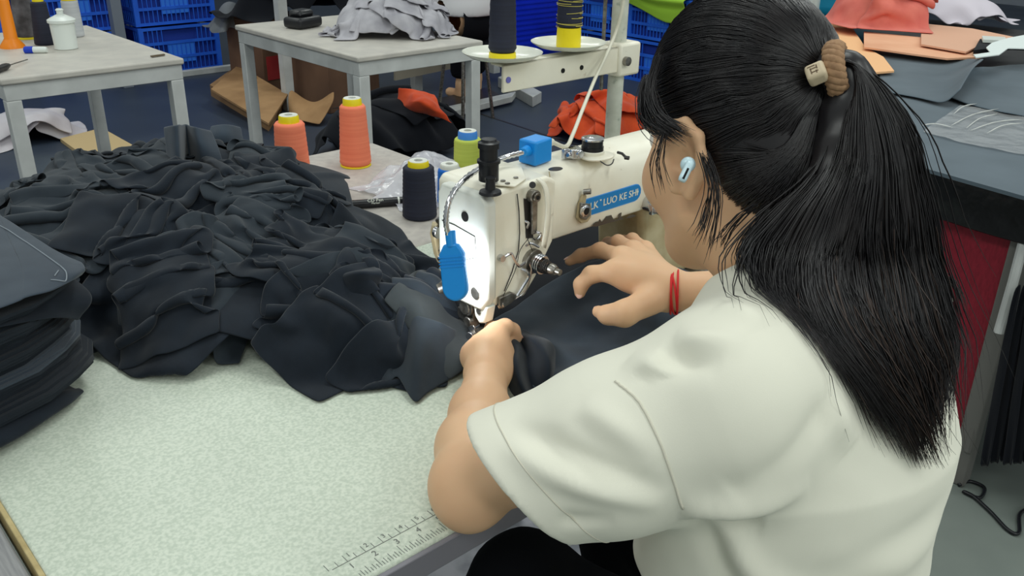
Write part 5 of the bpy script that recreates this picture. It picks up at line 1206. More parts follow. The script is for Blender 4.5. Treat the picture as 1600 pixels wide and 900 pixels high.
# loose wisps at the temple, behind the ear, over the collar
W = []
for pts, q in (([(0.6080,0.4294,1.1431), (0.6043,0.4139,1.1199), (0.5949,0.4098,1.0922), (0.5894,0.4117,1.0775)], 16), ([(0.6120,0.4258,1.1432), (0.6052,0.4063,1.1161), (0.5989,0.4009,1.0909), (0.5924,0.3995,1.0672)], 10), ([(0.6055,0.4664,1.1578), (0.5987,0.4658,1.1395), (0.5961,0.4650,1.1249), (0.5961,0.4571,1.1049)], 12),
               ([(0.6340,0.3749,1.1013), (0.6233,0.3805,1.0824), (0.6140,0.3809,1.0644), (0.6123,0.3749,1.0523)], 60), ([(0.6276,0.3838,1.1060), (0.6204,0.3955,1.0902), (0.6166,0.4034,1.0732), (0.6150,0.4046,1.0655)], 14), ([(0.6103,0.3601,1.0664), (0.6028,0.3334,1.0604), (0.5874,0.3055,1.0529), (0.5845,0.2826,1.0407)], 5),
               ([(0.6329,0.5138,1.1903), (0.6175,0.5030,1.1743), (0.6112,0.4909,1.1576), (0.6050,0.4583,1.1512)], 90), ([(0.6379,0.5051,1.2079), (0.6200,0.4987,1.1832), (0.6092,0.4770,1.1635), (0.6049,0.4466,1.1564)], 90), ([(0.7359,0.2862,1.0737), (0.7449,0.2719,1.0522), (0.7493,0.2602,1.0400), (0.7502,0.2503,1.0252)], 16)):
    base = catmull(pts, 10)
    for k in range(q):
        o = r_.normal(0, 0.0032, 3); W.append(base+o[None]*np.linspace(0.5, 1.3, 10)[:, None]+r_.normal(0, 0.0004, (10, 3)))
strands('loose_wisps', push_out(np.array(W).reshape(-1, 3), 0.002).reshape(-1, 10, 3), 0.00045, M_hair, hair)['kind'] = 'stuff'
# braided hair tie with a small carved bead
b = MB(); u, v, tcen = TU, TV, TCEN
for k in range(3):
    aa = np.linspace(0, 2*math.pi, 72, endpoint=False)
    b.tube([tcen+tdir*(0.0050*math.sin(8*a+k*2.09)+0.001)+(math.cos(a)*u+math.sin(a)*v)*(0.0185+0.0025*math.cos(8*a+k*2.09)) for a in aa], 0.0042, 8, closed=True)
ht = b.build('hair_tie', mat('tan_braid', (168, 132, 98), 0.8, rgb2=(146, 112, 82), nscale=200), pr, smooth=180)
bc = np.array((0.6640,0.3670,1.2123)); bz = HM@np.array([-0.72, -0.35, 0.6]); bz /= np.linalg.norm(bz); bx = np.array([_R.x, _R.y, _R.z])*0.97+np.array([0, 0, 0.12]); bx -= bz*(bx@bz); bx /= np.linalg.norm(bx); by = np.cross(bz, bx)
BM = Matrix((bx, by, bz)).transposed().to_4x4()
b = MB(); b.box(bc, (0.0155, 0.0150, 0.013), M=BM); bead = b.build('bead', mat('bone_bead', (204, 186, 156), 0.5), ht, bevel=0.003, seg=3)
b = MB()
for x0, y0, sx, sy in ((-0.002, 0.0036, 0.006, 0.0008), (-0.001, 0.001, 0.005, 0.0008), (0.0, -0.0025, 0.005, 0.0008), (-0.003, -0.001, 0.0008, 0.006), (0.002, 0.0015, 0.0008, 0.004), (0.001, -0.003, 0.0008, 0.003)):
    b.box(bc+bx*x0+by*y0+bz*0.0066, (sx, sy, 0.0004), M=BM)
b.build('carved_mark', mat('bead_ink', (96, 76, 54), 0.7), bead)
# earbud in her left ear
eb = thing('wireless_earbud', tuple(Hd(-0.088, -0.002, -0.014)), 'pale blue wireless earbud in the woman\'s left ear', 'earbud')
e0 = np.array((0.5965,0.4305,1.1373)); e1 = np.array((0.5853,0.4295,1.1238)); e2 = e0+DV*0.010
b = MB(); b.tube(np.linspace(e0, e1, 8), [0.0034, 0.0036, 0.0036, 0.0036, 0.0036, 0.0036, 0.0036, 0.0030], 12); b.ellipsoid(e2+DV*0.001, (0.0065, 0.0065, 0.0065)); b.build('bud', mat('bud_shell', (206, 232, 240), 0.25), eb, smooth=180)
ax = (e1-e0)/np.linalg.norm(e1-e0)
b = MB(); b.tube(np.linspace(e0+ax*0.006, e0+ax*0.016, 4)-DV*0.0030, 0.0011, 8); b.build('bud_slot', M_black, eb)

# ------------------------------------------------------------ work tables
def work_table(loc, label, w=0.58, d=0.93, h=0.77):
    x, y = loc; t = thing('work_table', (x, y, 0), label, 'table', None)
    b = MB(); b.bb(x-w/2, x+w/2, y-d/2, y+d/2, h-0.022, h); b.build('tabletop', M_bench, t, bevel=0.006)
    b = MB()
    b.bb(x-w/2+0.008, x+w/2-0.008, y-d/2+0.008, y-d/2+0.048, h-0.072, h-0.022); b.bb(x-w/2+0.008, x+w/2-0.008, y+d/2-0.048, y+d/2-0.008, h-0.072, h-0.022)
    b.bb(x-w/2+0.008, x-w/2+0.048, y-d/2+0.048, y+d/2-0.048, h-0.072, h-0.022); b.bb(x+w/2-0.048, x+w/2-0.008, y-d/2+0.048, y+d/2-0.048, h-0.072, h-0.022)
    b.build('apron', M_steel_white, t, bevel=0.002)
    for sx in (-1, 1):
        for sy in (-1, 1):
            b = MB(); b.box((x+sx*(w/2-0.030), y+sy*(d/2-0.030), (h-0.072)/2), (0.044, 0.044, h-0.072)); b.build('leg', M_steel_white, t, bevel=0.003)
    return t
work_table((0.985, 3.525), 'white work table at the far left holding thread and a white pot')
work_table((2.045, 3.185), 'white work table in the middle background under a grey cloth heap')

# things on the far left table
b = MB(); B = np.array((0.8873,3.6164,0.7700)); b.lathe([(0, 0.042), (0.05, 0.040), (0.16, 0.026), (0.2, 0.022), (0.97, 0.019), (1, 0.017)], B, B+(0, 0, 0.165), 28)
tag(b.build('thread_bobbin_core', mat('orange_plastic', (248, 140, 16), 0.4)), 'bright orange flanged tube standing on the far left work table', 'thread core')
cone('thread_cone', (0.9877,3.7855,0.7700), 0.15, 0.040, 0.032, mat('grey_black_thread', (62, 60, 62), 0.7, rgb2=(110, 108, 112), nscale=20), M_yellow, 'grey wound thread cone behind the orange tube', rc=0.6)
cone('thread_cone', (0.9996,3.6166,0.7700), 0.150, 0.0385, 0.026, M_thread_navy, M_yellow, 'black thread cone with yellow tip beside the white pot', rc=0.7, core=(0.0, 0.014))
cone('thread_cone', (1.1403,3.7281,0.7700), 0.135, 0.034, 0.030, mat('pale_thread', (204, 206, 208), 0.6, rgb2=(186, 190, 194), nscale=3, stretch=(1, 1, 30)), M_yellow, 'pale thread cone with yellow tip behind the white pot', rc=0.9, core=(0.0, 0.022))
pt = thing('lidded_pot', (1.0263,3.4789,0.7700), 'white lidded plastic pot on the far left work table', 'pot')
B = np.array((1.0263,3.4789,0.7700)); M_pot = mat('white_plastic', (226, 232, 226), 0.35)
MB().lathe([(0, 0.036), (0.03, 0.039), (0.06, 0.038), (0.9, 0.041), (1, 0.041)], B, B+(0, 0, 0.092), 32).build('jar', M_pot, pt)
lid = MB().lathe([(0, 0.047), (0.35, 0.047), (0.42, 0.044), (0.6, 0.036), (1, 0.014)], B+(0, 0, 0.092), B+(0, 0, 0.118), 32).build('lid', M_pot, pt)
MB().lathe([(0, 0.011), (0.6, 0.011), (0.8, 0.014), (1, 0.009)], B+(0, 0, 0.117), B+(0, 0, 0.138), 20).build('knob', M_pot, lid)
a = np.array((0.9100,3.4540,0.7810)); u = np.array([0.83, -0.55, 0])
cp = thing('glue_tube', tuple(a), 'small white tube with a blue cap lying beside the black cone', 'tube')
MB().lathe([(0, 0.011), (0.8, 0.011), (1, 0.009)], a, a+u*0.045, 16).build('barrel', M_pot, cp)
MB().lathe([(0, 0.009), (0.1, 0.0125), (1, 0.0125)], a-u*0.03, a, 16).build('cap', mat('royal_blue', (24, 62, 190), 0.4), cp)
sd = thing('screwdriver', (0.7559,3.2205,0.7750), 'dark handled awl lying at the front of the far left table', 'tool')
MB().tube(np.linspace((0.6935,3.1320,0.7820), (0.7649,3.2072,0.7820), 8), [0.006, 0.010, 0.011, 0.011, 0.010, 0.011, 0.010, 0.006], 12).build('handle', M_dark_steel, sd)
MB().tube([(0.7649,3.2072,0.7820), (0.8455,3.2979,0.7780)], 0.002, 7).build('blade', M_steel, sd)
a = np.array((1.1905,3.1325,0.7725)); d_ = np.array((1.2407,3.1401,0.7725))
MB().prism([a+(0, 0.006, 0), d_+(0, 0.006, 0), d_-(0, 0.006, 0), a-(0, 0.006, 0)], (0, 0, 0.004)).build('blade_scrap', mat('rust_metal', (96, 82, 62), 0.6)); tag(bpy.data.objects['blade_scrap'], 'thin rusty blade lying near the corner of the far left table', 'blade')

# grey cloth and a dark case on the middle table
t = cloth_pile('cloth_heap', (2.19, 3.10), (0.25, 0.19), 0.15, M_grey_cloth, 13, 9, 'heap of pale grey crumpled cloth on the middle work table', 'cloth', sheet=(0.44, 0.20), rest=0.015, z0=0.772, cu=0.36, cv=0.8, selfr=0.85, dome_k=0.75, spread=0.72, steps=42)
b = MB(); c = np.array((1.9493,3.4203,0.7720)); b.box(c+(0, 0, 0.022), (0.14, 0.10, 0.044), rz=0.3); b.box(c+(0.0, 0.01, 0.055), (0.09, 0.07, 0.03), rz=0.3)
tag(b.build('dark_case', M_black_plastic, bevel=0.018, seg=3), 'small black pouch at the left end of the grey cloth heap', 'pouch')

# ------------------------------------------------------------ blue plastic crates
def crate_mesh(name, w, d, h, rows=3, cols=9, window=True):
    """lattice crate: returns (frame mesh builder)"""
    b = MB()
    rim = 0.022
    for sx in (-1, 1):
        for sy in (-1, 1): b.box((sx*(w/2-0.016), sy*(d/2-0.016), h/2), (0.032, 0.032, h))
    for z in np.linspace(rim/2, h-rim/2, rows+1):
        th = rim if z in () else 0.020
        for sy in (-1, 1): b.box((0, sy*(d/2-0.007), z), (w-0.05, 0.014, th))
        for sx in (-1, 1): b.box((sx*(w/2-0.007), 0, z), (0.014, d-0.05, th))
    for i in range(1, cols*2):
        x = -w/2+w*i/(cols*2)
        for sy in (-1, 1):
            if window and abs(x) < w*0.17: b.box((x, sy*(d/2-0.006), h*0.33), (0.006, 0.007, h*0.62))
            else: b.box((x, sy*(d/2-0.006), h/2), (0.006, 0.007, h-0.02))
    nd = max(4, int(cols*2*d/w))
    for i in range(1, nd):
        y = -d/2+d*i/nd
        for sx in (-1, 1):
            if window and abs(y) < d*0.2: b.box((sx*(w/2-0.006), y, h*0.33), (0.007, 0.006, h*0.62))
            else: b.box((sx*(w/2-0.006), y, h/2), (0.007, 0.006, h-0.02))
    b.box((0, 0, 0.006), (w-0.03, d-0.03, 0.012))
    return b
CR_PROTO = {}
def crate(loc, size, label, group=None, rz=0.0):
    key = size
    if key not in CR_PROTO:
        w_, d_, h_ = size
        b = crate_mesh('crate', *size); V = np.concatenate(b.v); me = bpy.data.meshes.new('crate'); me.from_pydata(V.tolist(), [], b.f); me.materials.append(M_crate)
        mp = []
        for sx, sy in ((0, -1), (0, 1), (-1, 0), (1, 0)):
            p = MB()
            if sy: p.box((0, sy*(d_/2-0.010), h_*0.42), (w_*0.34, 0.008, h_*0.40))
            else: p.box((sx*(w_/2-0.010), 0, h_*0.42), (0.008, d_*0.36, h_*0.40))
            m_ = bpy.data.meshes.new('label_panel'); m_.from_pydata(np.concatenate(p.v).tolist(), [], p.f); m_.materials.append(M_crate_in); mp.append(m_)
        q = MB(); q.box((0, 0, h_*0.46), (w_-0.06, d_-0.06, h_*0.86)); mq = bpy.data.meshes.new('packed_goods'); mq.from_pydata(np.concatenate(q.v).tolist(), [], q.f); mq.materials.append(mat('packed_dark', (30, 62, 160), 0.9))
        CR_PROTO[key] = (me, *mp, mq)
    t = thing('crate', loc, label, 'crate', group); t.rotation_euler.z = rz
    for nm, m in zip(('lattice', 'label_panel', 'label_panel', 'label_panel', 'label_panel', 'packed_goods'), CR_PROTO[key]):
        o = bpy.data.objects.new(nm, m); COL.objects.link(o); o.parent = t
    return t
lev = ('bottom', 'second', 'third')
for x, wd in ((1.30, 'leftmost'), (2.05, 'middle'), (2.74, 'right-hand')):
    for k in range(3):
        crate((x, 6.8+0.02*k, 0.345*k), (0.60, 0.42, 0.335), 'blue lattice crate, %s in the %s stack behind the left tables' % (lev[k], wd), 'blue crates at the back left')
for j, y in enumerate((4.13, 4.68)):
    crate((5.42, y, 0.0), (0.52, 0.54, 0.30), 'blue lattice crate on the floor behind the thread stand, %s of two' % ('nearer' if j == 0 else 'farther'), 'blue crates behind the thread stand')
    crate((5.42, y, 0.31), (0.52, 0.54, 0.30), 'blue lattice crate on top behind the thread stand, %s of two' % ('nearer' if j == 0 else 'farther'), 'blue crates behind the thread stand')
b = MB(); b.bb(4.9, 5.55, 5.45, 6.3, 0.0, 0.9)
for k in range(22): b.bb(4.893, 4.9, 5.47, 6.28, 0.03+0.04*k, 0.045+0.04*k); b.bb(4.92, 5.53, 5.443, 5.45, 0.03+0.04*k, 0.045+0.04*k)
tag(b.build('storage_bin', mat('bin_blue', (22, 54, 222), 0.4)), 'solid deep blue ribbed bin behind the dishes of the thread stand', 'bin')
t = strip('green_cloth', [[(5.128, 3.87, 0.47), (5.125, 4.02, 0.45), (5.125, 4.17, 0.49), (5.125, 4.34, 0.54), (5.128, 4.6, 0.60)], [(5.122, 3.87, 0.56), (5.12, 4.02, 0.55), (5.12, 4.17, 0.56), (5.12, 4.34, 0.59), (5.122, 4.6, 0.615)], [(5.15, 3.87, 0.622), (5.15, 4.02, 0.624), (5.15, 4.17, 0.624), (5.15, 4.34, 0.624), (5.15, 4.8, 0.624)], [(5.70, 3.87, 0.625), (5.70, 4.02, 0.64), (5.70, 4.17, 0.64), (5.70, 4.34, 0.63), (5.70, 4.8, 0.62)]], 18, 16, mat('lime_cloth', (160, 208, 60), 0.85), None, 0.004, 31, 0.006)
tag(t, 'lime green cloth lying over the blue crates behind the woman\'s head', 'cloth')
# rack posts at the back
b = MB(); b.bb(2.71, 2.77, 5.03, 5.09, 0, 2.4); tag(b.build('rack_post', M_steel_white, bevel=0.003), 'white square post rising behind the middle work table', 'post')
b = MB(); b.bb(2.18, 2.25, 6.30, 6.37, 0, 2.4); tag(b.build('rack_post', mat('grey_post', (120, 128, 140), 0.5), bevel=0.003), 'grey post standing between the blue crate stacks', 'post')
b = MB(); b.bb(1.9, 3.3, 6.42, 6.47, 0.0, 0.04); tag(b.build('rack_rail', M_steel_white, bevel=0.003), 'pale rail on the floor in front of the blue crates', 'rail')

# ------------------------------------------------------------ cardboard and fabric on the floor
def carton(loc, size, rz, m, label, tape=None):
    t = thing('cardboard_box', loc, label, 'box'); x, y, z = loc; w_, d_, h_ = size
    c, s = math.cos(rz), math.sin(rz)
    MB().box((x, y, z+h_/2), size, rz=rz).build('carton', m, t, bevel=0.004)
    for q in (-1, 1):
        cx, cy = x-s*q*d_/4, y+c*q*d_/4
        MB().box((cx, cy, z+h_+0.004), (w_*0.98, d_/2*0.97, 0.006), rz=rz).build('flap', m, t)
    if tape:
        px, py = x+s*(d_/2+0.002)+c*(-w_*0.27), y-c*(d_/2+0.002)+s*(-w_*0.27)
        MB().box((px, py, z+h_*0.34), (w_*0.34, 0.003, h_*0.34), rz=rz).build('printed_patch', tape, t)
    return t
carton((3.06, 5.82, 0.0), (0.44, 0.40, 0.46), 0.12, M_card_dark, 'brown cardboard carton with a red printed patch behind the middle table', mat('red_print', (176, 52, 52), 0.7))
carton((3.06, 5.05, 0.0), (0.44, 0.40, 0.48), 0.2, M_card_dark, 'tall brown cardboard carton under the middle work table')
b = MB(); b.prism([(2.4116,5.4373,0.1000), (2.3449,4.5840,0.0600), (2.7136,5.0150,0.1000), (2.8616,5.9629,0.1200)], (0, 0, 0.012)); b.prism([(2.5357,5.7270,0.0000), (2.3902,4.6794,0.0000), (2.7769,5.1849,0.0000), (2.9842,6.2343,0.0000)], (0, 0, 0.075)); tag(b.build('flattened_carton', M_cardboard), 'tan flattened cardboard lying on the floor behind the left tables', 'cardboard')
strip('torn_cardboard', [[(2.6163,4.8417,0.0200), (2.6024,4.6814,0.0300), (2.6668,4.5764,0.0100)], [(2.6268,4.8545,0.1400), (2.7168,4.7949,0.0800), (2.7909,4.6220,0.1200)], [(2.6855,4.9164,0.1600), (2.7685,4.8063,0.0900), (2.8688,4.7273,0.1600)]], 10, 10, M_cardboard, None, 0.004, 41, 0.006); tag(bpy.data.objects['torn_cardboard'], 'torn tan cardboard flap under the middle work table', 'cardboard')
b = MB(); b.prism([(1.4075,5.1744,0.0000), (1.6622,5.2651,0.0000), (1.6578,4.7443,0.0000), (1.3848,4.5805,0.0000)], (0, 0, 0.02)); tag(b.build('cardboard_sheet', mat('light_card', (204, 178, 132), 0.85)), 'pale tan cardboard sheet on the floor beneath the far left table', 'cardboard')
cloth_pile('dark_bundle', (3.22, 5.70), (0.42, 0.25), 0.40, M_fabric_dark, 3, 15, 'black fabric bundle dumped on the brown cartons at the back', 'fabric', sheet=(0.8, 0.7), rest=0.05, z0=0.472, cu=0.6, cv=0.6)
cloth_pile('grey_bundle', (2.86, 5.98), (0.11, 0.10), 0.22, mat('grey_bag', (120, 124, 130), 0.8), 1, 16, 'dull grey cloth bag between the crates and the black bundle', 'bag', sheet=(0.42, 0.4), rest=0.03, z0=0.38)
cloth_pile('dark_pile', (2.74, 3.92), (0.46, 0.30), 0.30, M_fabric_dark, 6, 17, 'low pile of black fabric on the floor before the middle table', 'fabric', sheet=(0.7, 0.4), rest=0.035, cu=0.45, cv=0.75)
strip('orange_offcut', [[(2.7099,3.8357,0.3400), (2.7644,3.7540,0.3400), (2.8423,3.6935,0.3200)], [(2.7074,3.8513,0.2200), (2.6896,3.6278,0.3200), (2.8059,3.5950,0.2700)], [(2.7635,3.8867,0.1600), (2.7504,3.6579,0.2400), (2.8353,3.5392,0.2000)]], 16, 16, M_orange_cloth, None, 0.02, 43, 0.006); tag(bpy.data.objects['orange_offcut'], 'orange cloth piece thrown on the black fabric pile', 'cloth')
cloth_pile('orange_pile', (3.92, 3.42), (0.34, 0.26), 0.22, M_orange_cloth, 6, 19, 'rumpled orange cloth pile on the floor beside the blue crates', 'cloth', sheet=(0.66, 0.4), rest=0.03, cu=0.42, cv=0.6)
cloth_pile('white_bag', (1.30, 5.35), (0.24, 0.16), 0.18, mat('white_poly', (216, 212, 216), 0.5, rgb2=(196, 188, 194), nscale=6), 4, 20, 'white plastic sacks on the floor under the far left table', 'sack', sheet=(0.46, 0.36), rest=0.03, cu=0.45, cv=0.6)

# ------------------------------------------------------------ the next sewing station and its operator
stn = thing('sewing_station', (4.0, 4.75, 0), 'next sewing station with beige panel, steel foot rails and a treadle board', 'table')
b = MB(); b.prism([(3.9885,4.1569,0.0000), (4.1354,4.2256,0.0000), (4.3622,4.8199,0.0000), (4.2247,4.7620,0.0000)], (0, 0, 0.07)); b.build('foot_rail', M_steel_white, stn, bevel=0.004)
b = MB(); b.prism([(3.2735,4.1961,0.0200), (3.9230,4.2824,0.0200), (4.0438,4.3772,0.0200), (3.3723,4.3217,0.0200)], (0, 0, 0.04)); b.build('cross_rail', M_steel_white, stn, bevel=0.004)
b = MB(); b.prism([(3.3470,4.2892,0.0300), (3.9059,4.3573,0.0300), (3.9877,4.6125,0.0300), (3.4344,4.5449,0.0300)], (0, 0, 0.025)); b.build('treadle', M_dark_steel, stn, bevel=0.003)
b = MB(); b.prism([(3.4440,4.9000,0.1211), (3.9085,4.9000,0.1417), (3.9111,4.9000,0.3057), (3.4513,4.9000,0.2781)], (0, 0.02, 0)); b.build('beige_panel', mat('beige_panel', (178, 170, 152), 0.6), stn)
b = MB(); b.bb(3.55, 4.65, 4.75, 5.30, 0.74, 0.77); b.build('tabletop', M_bench, stn, bevel=0.006)
b = MB(); b.bb(4.35, 4.41, 4.95, 5.01, 0.05, 0.74); b.bb(3.68, 3.74, 5.0, 5.06, 0.0, 0.74); b.build('leg', M_steel_white, stn)
w2 = thing('person', (3.95, 4.35, 0), 'seated worker in white top and black trousers, cut off by the top edge', 'person')
ax_ = np.array((3.7019,4.5236,0.1000)); px_, py_ = ax_[0], ax_[1]
S = SDF((px_-0.35, py_-0.75, 0.0), (px_+0.55, py_+0.45, 1.45), 0.014)
hipx, hipy = px_-0.22, py_-0.30
S.cone((hipx-0.09, hipy, 0.62), 0.12, (hipx+0.09, hipy, 0.62), 0.12, 0.04)
S.chain([(np.array([hipx, hipy, 0.62]), 0.13), (np.array([hipx, hipy+0.03, 0.85]), 0.12), (np.array([hipx, hipy+0.06, 1.02]), 0.12)], 0.05)
S.cone((hipx-0.16, hipy+0.06, 1.03), 0.06, (hipx+0.16, hipy+0.06, 1.03), 0.06, 0.04)
S.chain([(np.array([hipx, hipy+0.07, 1.06]), 0.05), (np.array([hipx, hipy+0.10, 1.16]), 0.05)], 0.03); S.ell((hipx, hipy+0.13, 1.26), (0.075, 0.095, 0.115), None, 0.02)
for sx in (-1, 1):
    S.chain([(np.array([hipx+sx*0.18, hipy+0.06, 1.01]), 0.05), (np.array([hipx+sx*0.2, hipy+0.16, 0.80]), 0.04), (np.array([hipx+sx*0.12, hipy+0.40, 0.84]), 0.03), (np.array([hipx+sx*0.11, hipy+0.48, 0.83]), 0.03)], 0.03)
S.chain([(np.array([hipx-0.08, hipy+0.02, 0.60]), 0.085), (np.array([px_, py_-0.02, 0.52]), 0.062), (np.array([px_, py_, 0.12]), 0.038), (np.array([px_, py_, 0.06]), 0.034), (np.array([px_, py_+0.13, 0.055]), 0.03)], 0.03)
S.chain([(np.array([hipx+0.09, hipy+0.02, 0.60]), 0.085), (np.array([px_+0.2, py_+0.06, 0.52]), 0.062), (np.array([px_+0.2, py_+0.1, 0.12]), 0.038), (np.array([px_+0.2, py_+0.1, 0.06]), 0.034), (np.array([px_+0.2, py_+0.23, 0.055]), 0.03)], 0.03)
V, F = S.mesh(); mesh_obj('body', V, F, M_skin, w2, smooth=180)
S = SDF((px_-0.4, py_-0.75, 0.05), (px_+0.6, py_+0.45, 1.2), 0.014)
S.chain([(np.array([hipx, hipy, 0.66]), 0.185), (np.array([hipx, hipy+0.03, 0.85]), 0.165), (np.array([hipx, hipy+0.06, 1.0]), 0.15)], 0.05); S.cone((hipx-0.17, hipy+0.06, 1.02), 0.08, (hipx+0.17, hipy+0.06, 1.02), 0.08, 0.04)
for sx in (-1, 1): S.cone((hipx+sx*0.18, hipy+0.06, 1.01), 0.075, (hipx+sx*0.2, hipy+0.14, 0.86), 0.07, 0.03)
S.half((hipx, hipy, 0.62), (0, 0, -1), 0.01)
V, F = S.mesh(); mesh_obj('white_top', V, F, mat('white_cotton', (226, 224, 226), 0.9), w2, smooth=180)
S = SDF((px_-0.35, py_-0.75, 0.1), (px_+0.55, py_+0.45, 0.85), 0.014)
S.cone((hipx-0.09, hipy, 0.60), 0.15, (hipx+0.09, hipy, 0.60), 0.15, 0.04)
S.chain([(np.array([hipx-0.08, hipy+0.02, 0.59]), 0.115), (np.array([px_, py_-0.02, 0.52]), 0.085), (np.array([px_, py_, 0.22]), 0.075)], 0.03); S.half((px_, py_, 0.17), (0, 0, -1), 0.01)
S.chain([(np.array([hipx+0.09, hipy+0.02, 0.59]), 0.115), (np.array([px_+0.2, py_+0.06, 0.52]), 0.085), (np.array([px_+0.2, py_+0.1, 0.22]), 0.075)], 0.03)
V, F = S.mesh(); mesh_obj('trousers', V, F, M_pants, w2, smooth=180)
S = SDF((hipx-0.15, hipy-0.05, 1.1), (hipx+0.15, hipy+0.3, 1.45), 0.012); S.ell((hipx, hipy+0.115, 1.275), (0.085, 0.10, 0.118), None); S.half((hipx, hipy+0.18, 1.27), (0, 1, -0.4), 0.01); V, F = S.mesh(); mesh_obj('hair', V, F, M_hair, w2, smooth=180)
st = thing('stool', (hipx, hipy, 0), 'stool under the seated worker in the white top', 'stool')
MB().cyl((hipx, hipy, 0.40), (hipx, hipy, 0.44), 0.17, n=28).build('seat', mat('stool_dark', (40, 40, 46), 0.6), st, bevel=0.004)
for a in range(4):
    q = math.pi/4+a*math.pi/2; MB().cyl((hipx+0.17*math.cos(q), hipy+0.17*math.sin(q), 0), (hipx+0.12*math.cos(q), hipy+0.12*math.sin(q), 0.40), 0.011, n=10).build('leg', M_steel, st)
# thin rods hanging below the thread stand's bar, wire hook by the middle table
b = MB(); b.tube([(2.8586,3.2000,0.4948), (2.8313,3.2000,0.4011), (2.8040,3.2000,0.2815), (2.8663,3.2000,0.2527)], 0.005, 7); b.tube([(2.8586,3.2000,0.4948), (3.0, 3.2, 0.77), (2.9, 3.2, 0.785)], 0.005, 7)

# ------------------------------------------------------------ right-hand cutting table
def RX(y, o=0.0): return 2.06+0.164*(y-0.77)+o   # the near edge runs slightly askew
rt = thing('cutting_table', (3.2, 0.7, 0), 'long cutting table on the right with a dark red panel and black plastic skirt', 'table')
b = MB(); b.prism([(RX(-0.6, 0.01), -0.6, 0.735), (4.4, -0.6, 0.735), (4.4, 2.2, 0.735), (RX(1.8, 0.01), 1.8, 0.735)], (0, 0, 0.04)); b.build('tabletop', M_dark_steel, rt)
b = MB(); b.prism([(RX(0.615, 0.03), 0.615, 0.10), (RX(1.78, 0.03), 1.78, 0.10), (RX(1.78, 0.045), 1.78, 0.10), (RX(0.615, 0.045), 0.615, 0.10)], (0, 0, 0.64)); b.build('red_panel', mat('maroon_panel', (150, 30, 50), 0.6, rgb2=(130, 24, 42), nscale=60, stretch=(1, 3, 1)), rt)
for y in (0.592, 1.77): MB().box((RX(y, 0.04), y, 0.3675), (0.04, 0.04, 0.735)).build('leg', mat('grey_steel', (118, 116, 112), 0.5), rt, bevel=0.003)
for x, y in ((RX(-0.55, 0.06), -0.55), (4.35, -0.55), (4.35, 2.1)): MB().box((x, y, 0.3675), (0.04, 0.04, 0.735)).build('leg', M_steel_white, rt)
M_blackplastic = mat('black_film', (20, 21, 23), 0.28, bump=0.5, bscale=14, bdist=0.02)
ys = np.linspace(1.8, -0.55, 12)
strip('plastic_skirt', [[(RX(y, 0.05), y, 0.782) for y in ys], [(RX(y, 0.004), y, 0.778+0.004*math.sin(9*y)) for y in ys], [(RX(y, -0.008+0.006*math.sin(7*y)), y, 0.73) for y in ys], [(RX(y, -0.002+0.008*math.sin(5*y+1)), y, 0.655+0.008*math.sin(6*y)) for y in ys]], 14, 60, M_blackplastic, rt, 0.006, 51, 0.002)
def lay(name, pts, z, m, label, cat, th=0.006, curl=None):
    b = MB(); b.prism([(p[0], p[1], z) for p in pts], (0, 0, th)); o = b.build(name, m, smooth=0); return tag(o, label, cat)
M_slate = mat('slate_fabric', (84, 98, 108), 0.85, rgb2=(74, 88, 98), nscale=6, sheen=0.15)
lay('fabric_sheet', [(1.9277,0.8383,0.7850), (1.9283,0.7764,0.7850), (1.8961,0.5606,0.7850), (1.8988,0.4242,0.7850), (3.0090,0.7583,0.7850), (3.0570,1.1842,0.7850), (3.1868,1.5132,0.7850), (2.7176,1.4471,0.7850)], 0.784, M_slate, 'slate grey base cloth covering the cutting table', 'fabric', 0.008)
strip('curled_sheet', [[(2.5673,1.2121,0.8000), (2.5681,1.1047,0.8000), (2.5395,1.0127,0.8060), (2.5769,0.9907,0.8400)], [(2.8502,1.3668,0.8020), (2.8525,1.2610,0.8020), (2.8283,1.1309,0.8120), (2.7537,1.0360,0.8680)], [(3.1274,1.5834,0.8040), (3.1781,1.4650,0.8040), (3.2103,1.2566,0.8150), (2.9116,1.0690,0.8750)]], 18, 18, M_slate, None, 0.002, 61, 0.004); tag(bpy.data.objects['curled_sheet'], 'slate fabric sheet with a curled right edge on the cutting table', 'fabric')
strip('fabric_layer', [[(2.6468,1.0522,0.8020), (2.5747,0.9295,0.8020), (2.5636,0.8099,0.8020), (2.5520,0.6832,0.8020)], [(2.7961,1.1020,0.8150), (2.8578,1.0276,0.8060), (2.9140,0.9391,0.8040), (2.9412,0.8092,0.8040)], [(2.8984,1.1066,0.8460), (3.1541,1.1289,0.8150), (3.3457,1.0981,0.8060), (3.4261,0.9659,0.8060)]], 16, 18, M_slate, None, 0.002, 62, 0.004); tag(bpy.data.objects['fabric_layer'], 'slate fabric sheet at the right edge of the cutting table', 'fabric')
M_film = mat('clear_film', (220, 222, 224), 0.15, alpha=0.22, spec=0.9, bump=0.4, bscale=20, bdist=0.02)
fw_ = thing('film_wrap', tuple((2.4420,0.8735,0.7950)), 'clear wrinkled film over the slate cloth at the front edge', 'film')
strip('film_sheet', [[(2.2208,0.9227,0.7960), (2.1930,0.8164,0.7960), (2.1959,0.7153,0.7960), (2.2102,0.6108,0.7960)], [(2.3748,0.9447,0.8000), (2.3767,0.8484,0.8020), (2.3888,0.7602,0.8000), (2.4023,0.6631,0.8020)], [(2.5730,0.9802,0.8000), (2.5667,0.8928,0.8030), (2.5883,0.8185,0.8000), (2.5798,0.7225,0.8030)]], 16, 24, M_film, fw_, 0.006, 63, 0.0006)
r_ = np.random.default_rng(13)
M_ridge = mat('film_ridge', (206, 208, 204), 0.3)
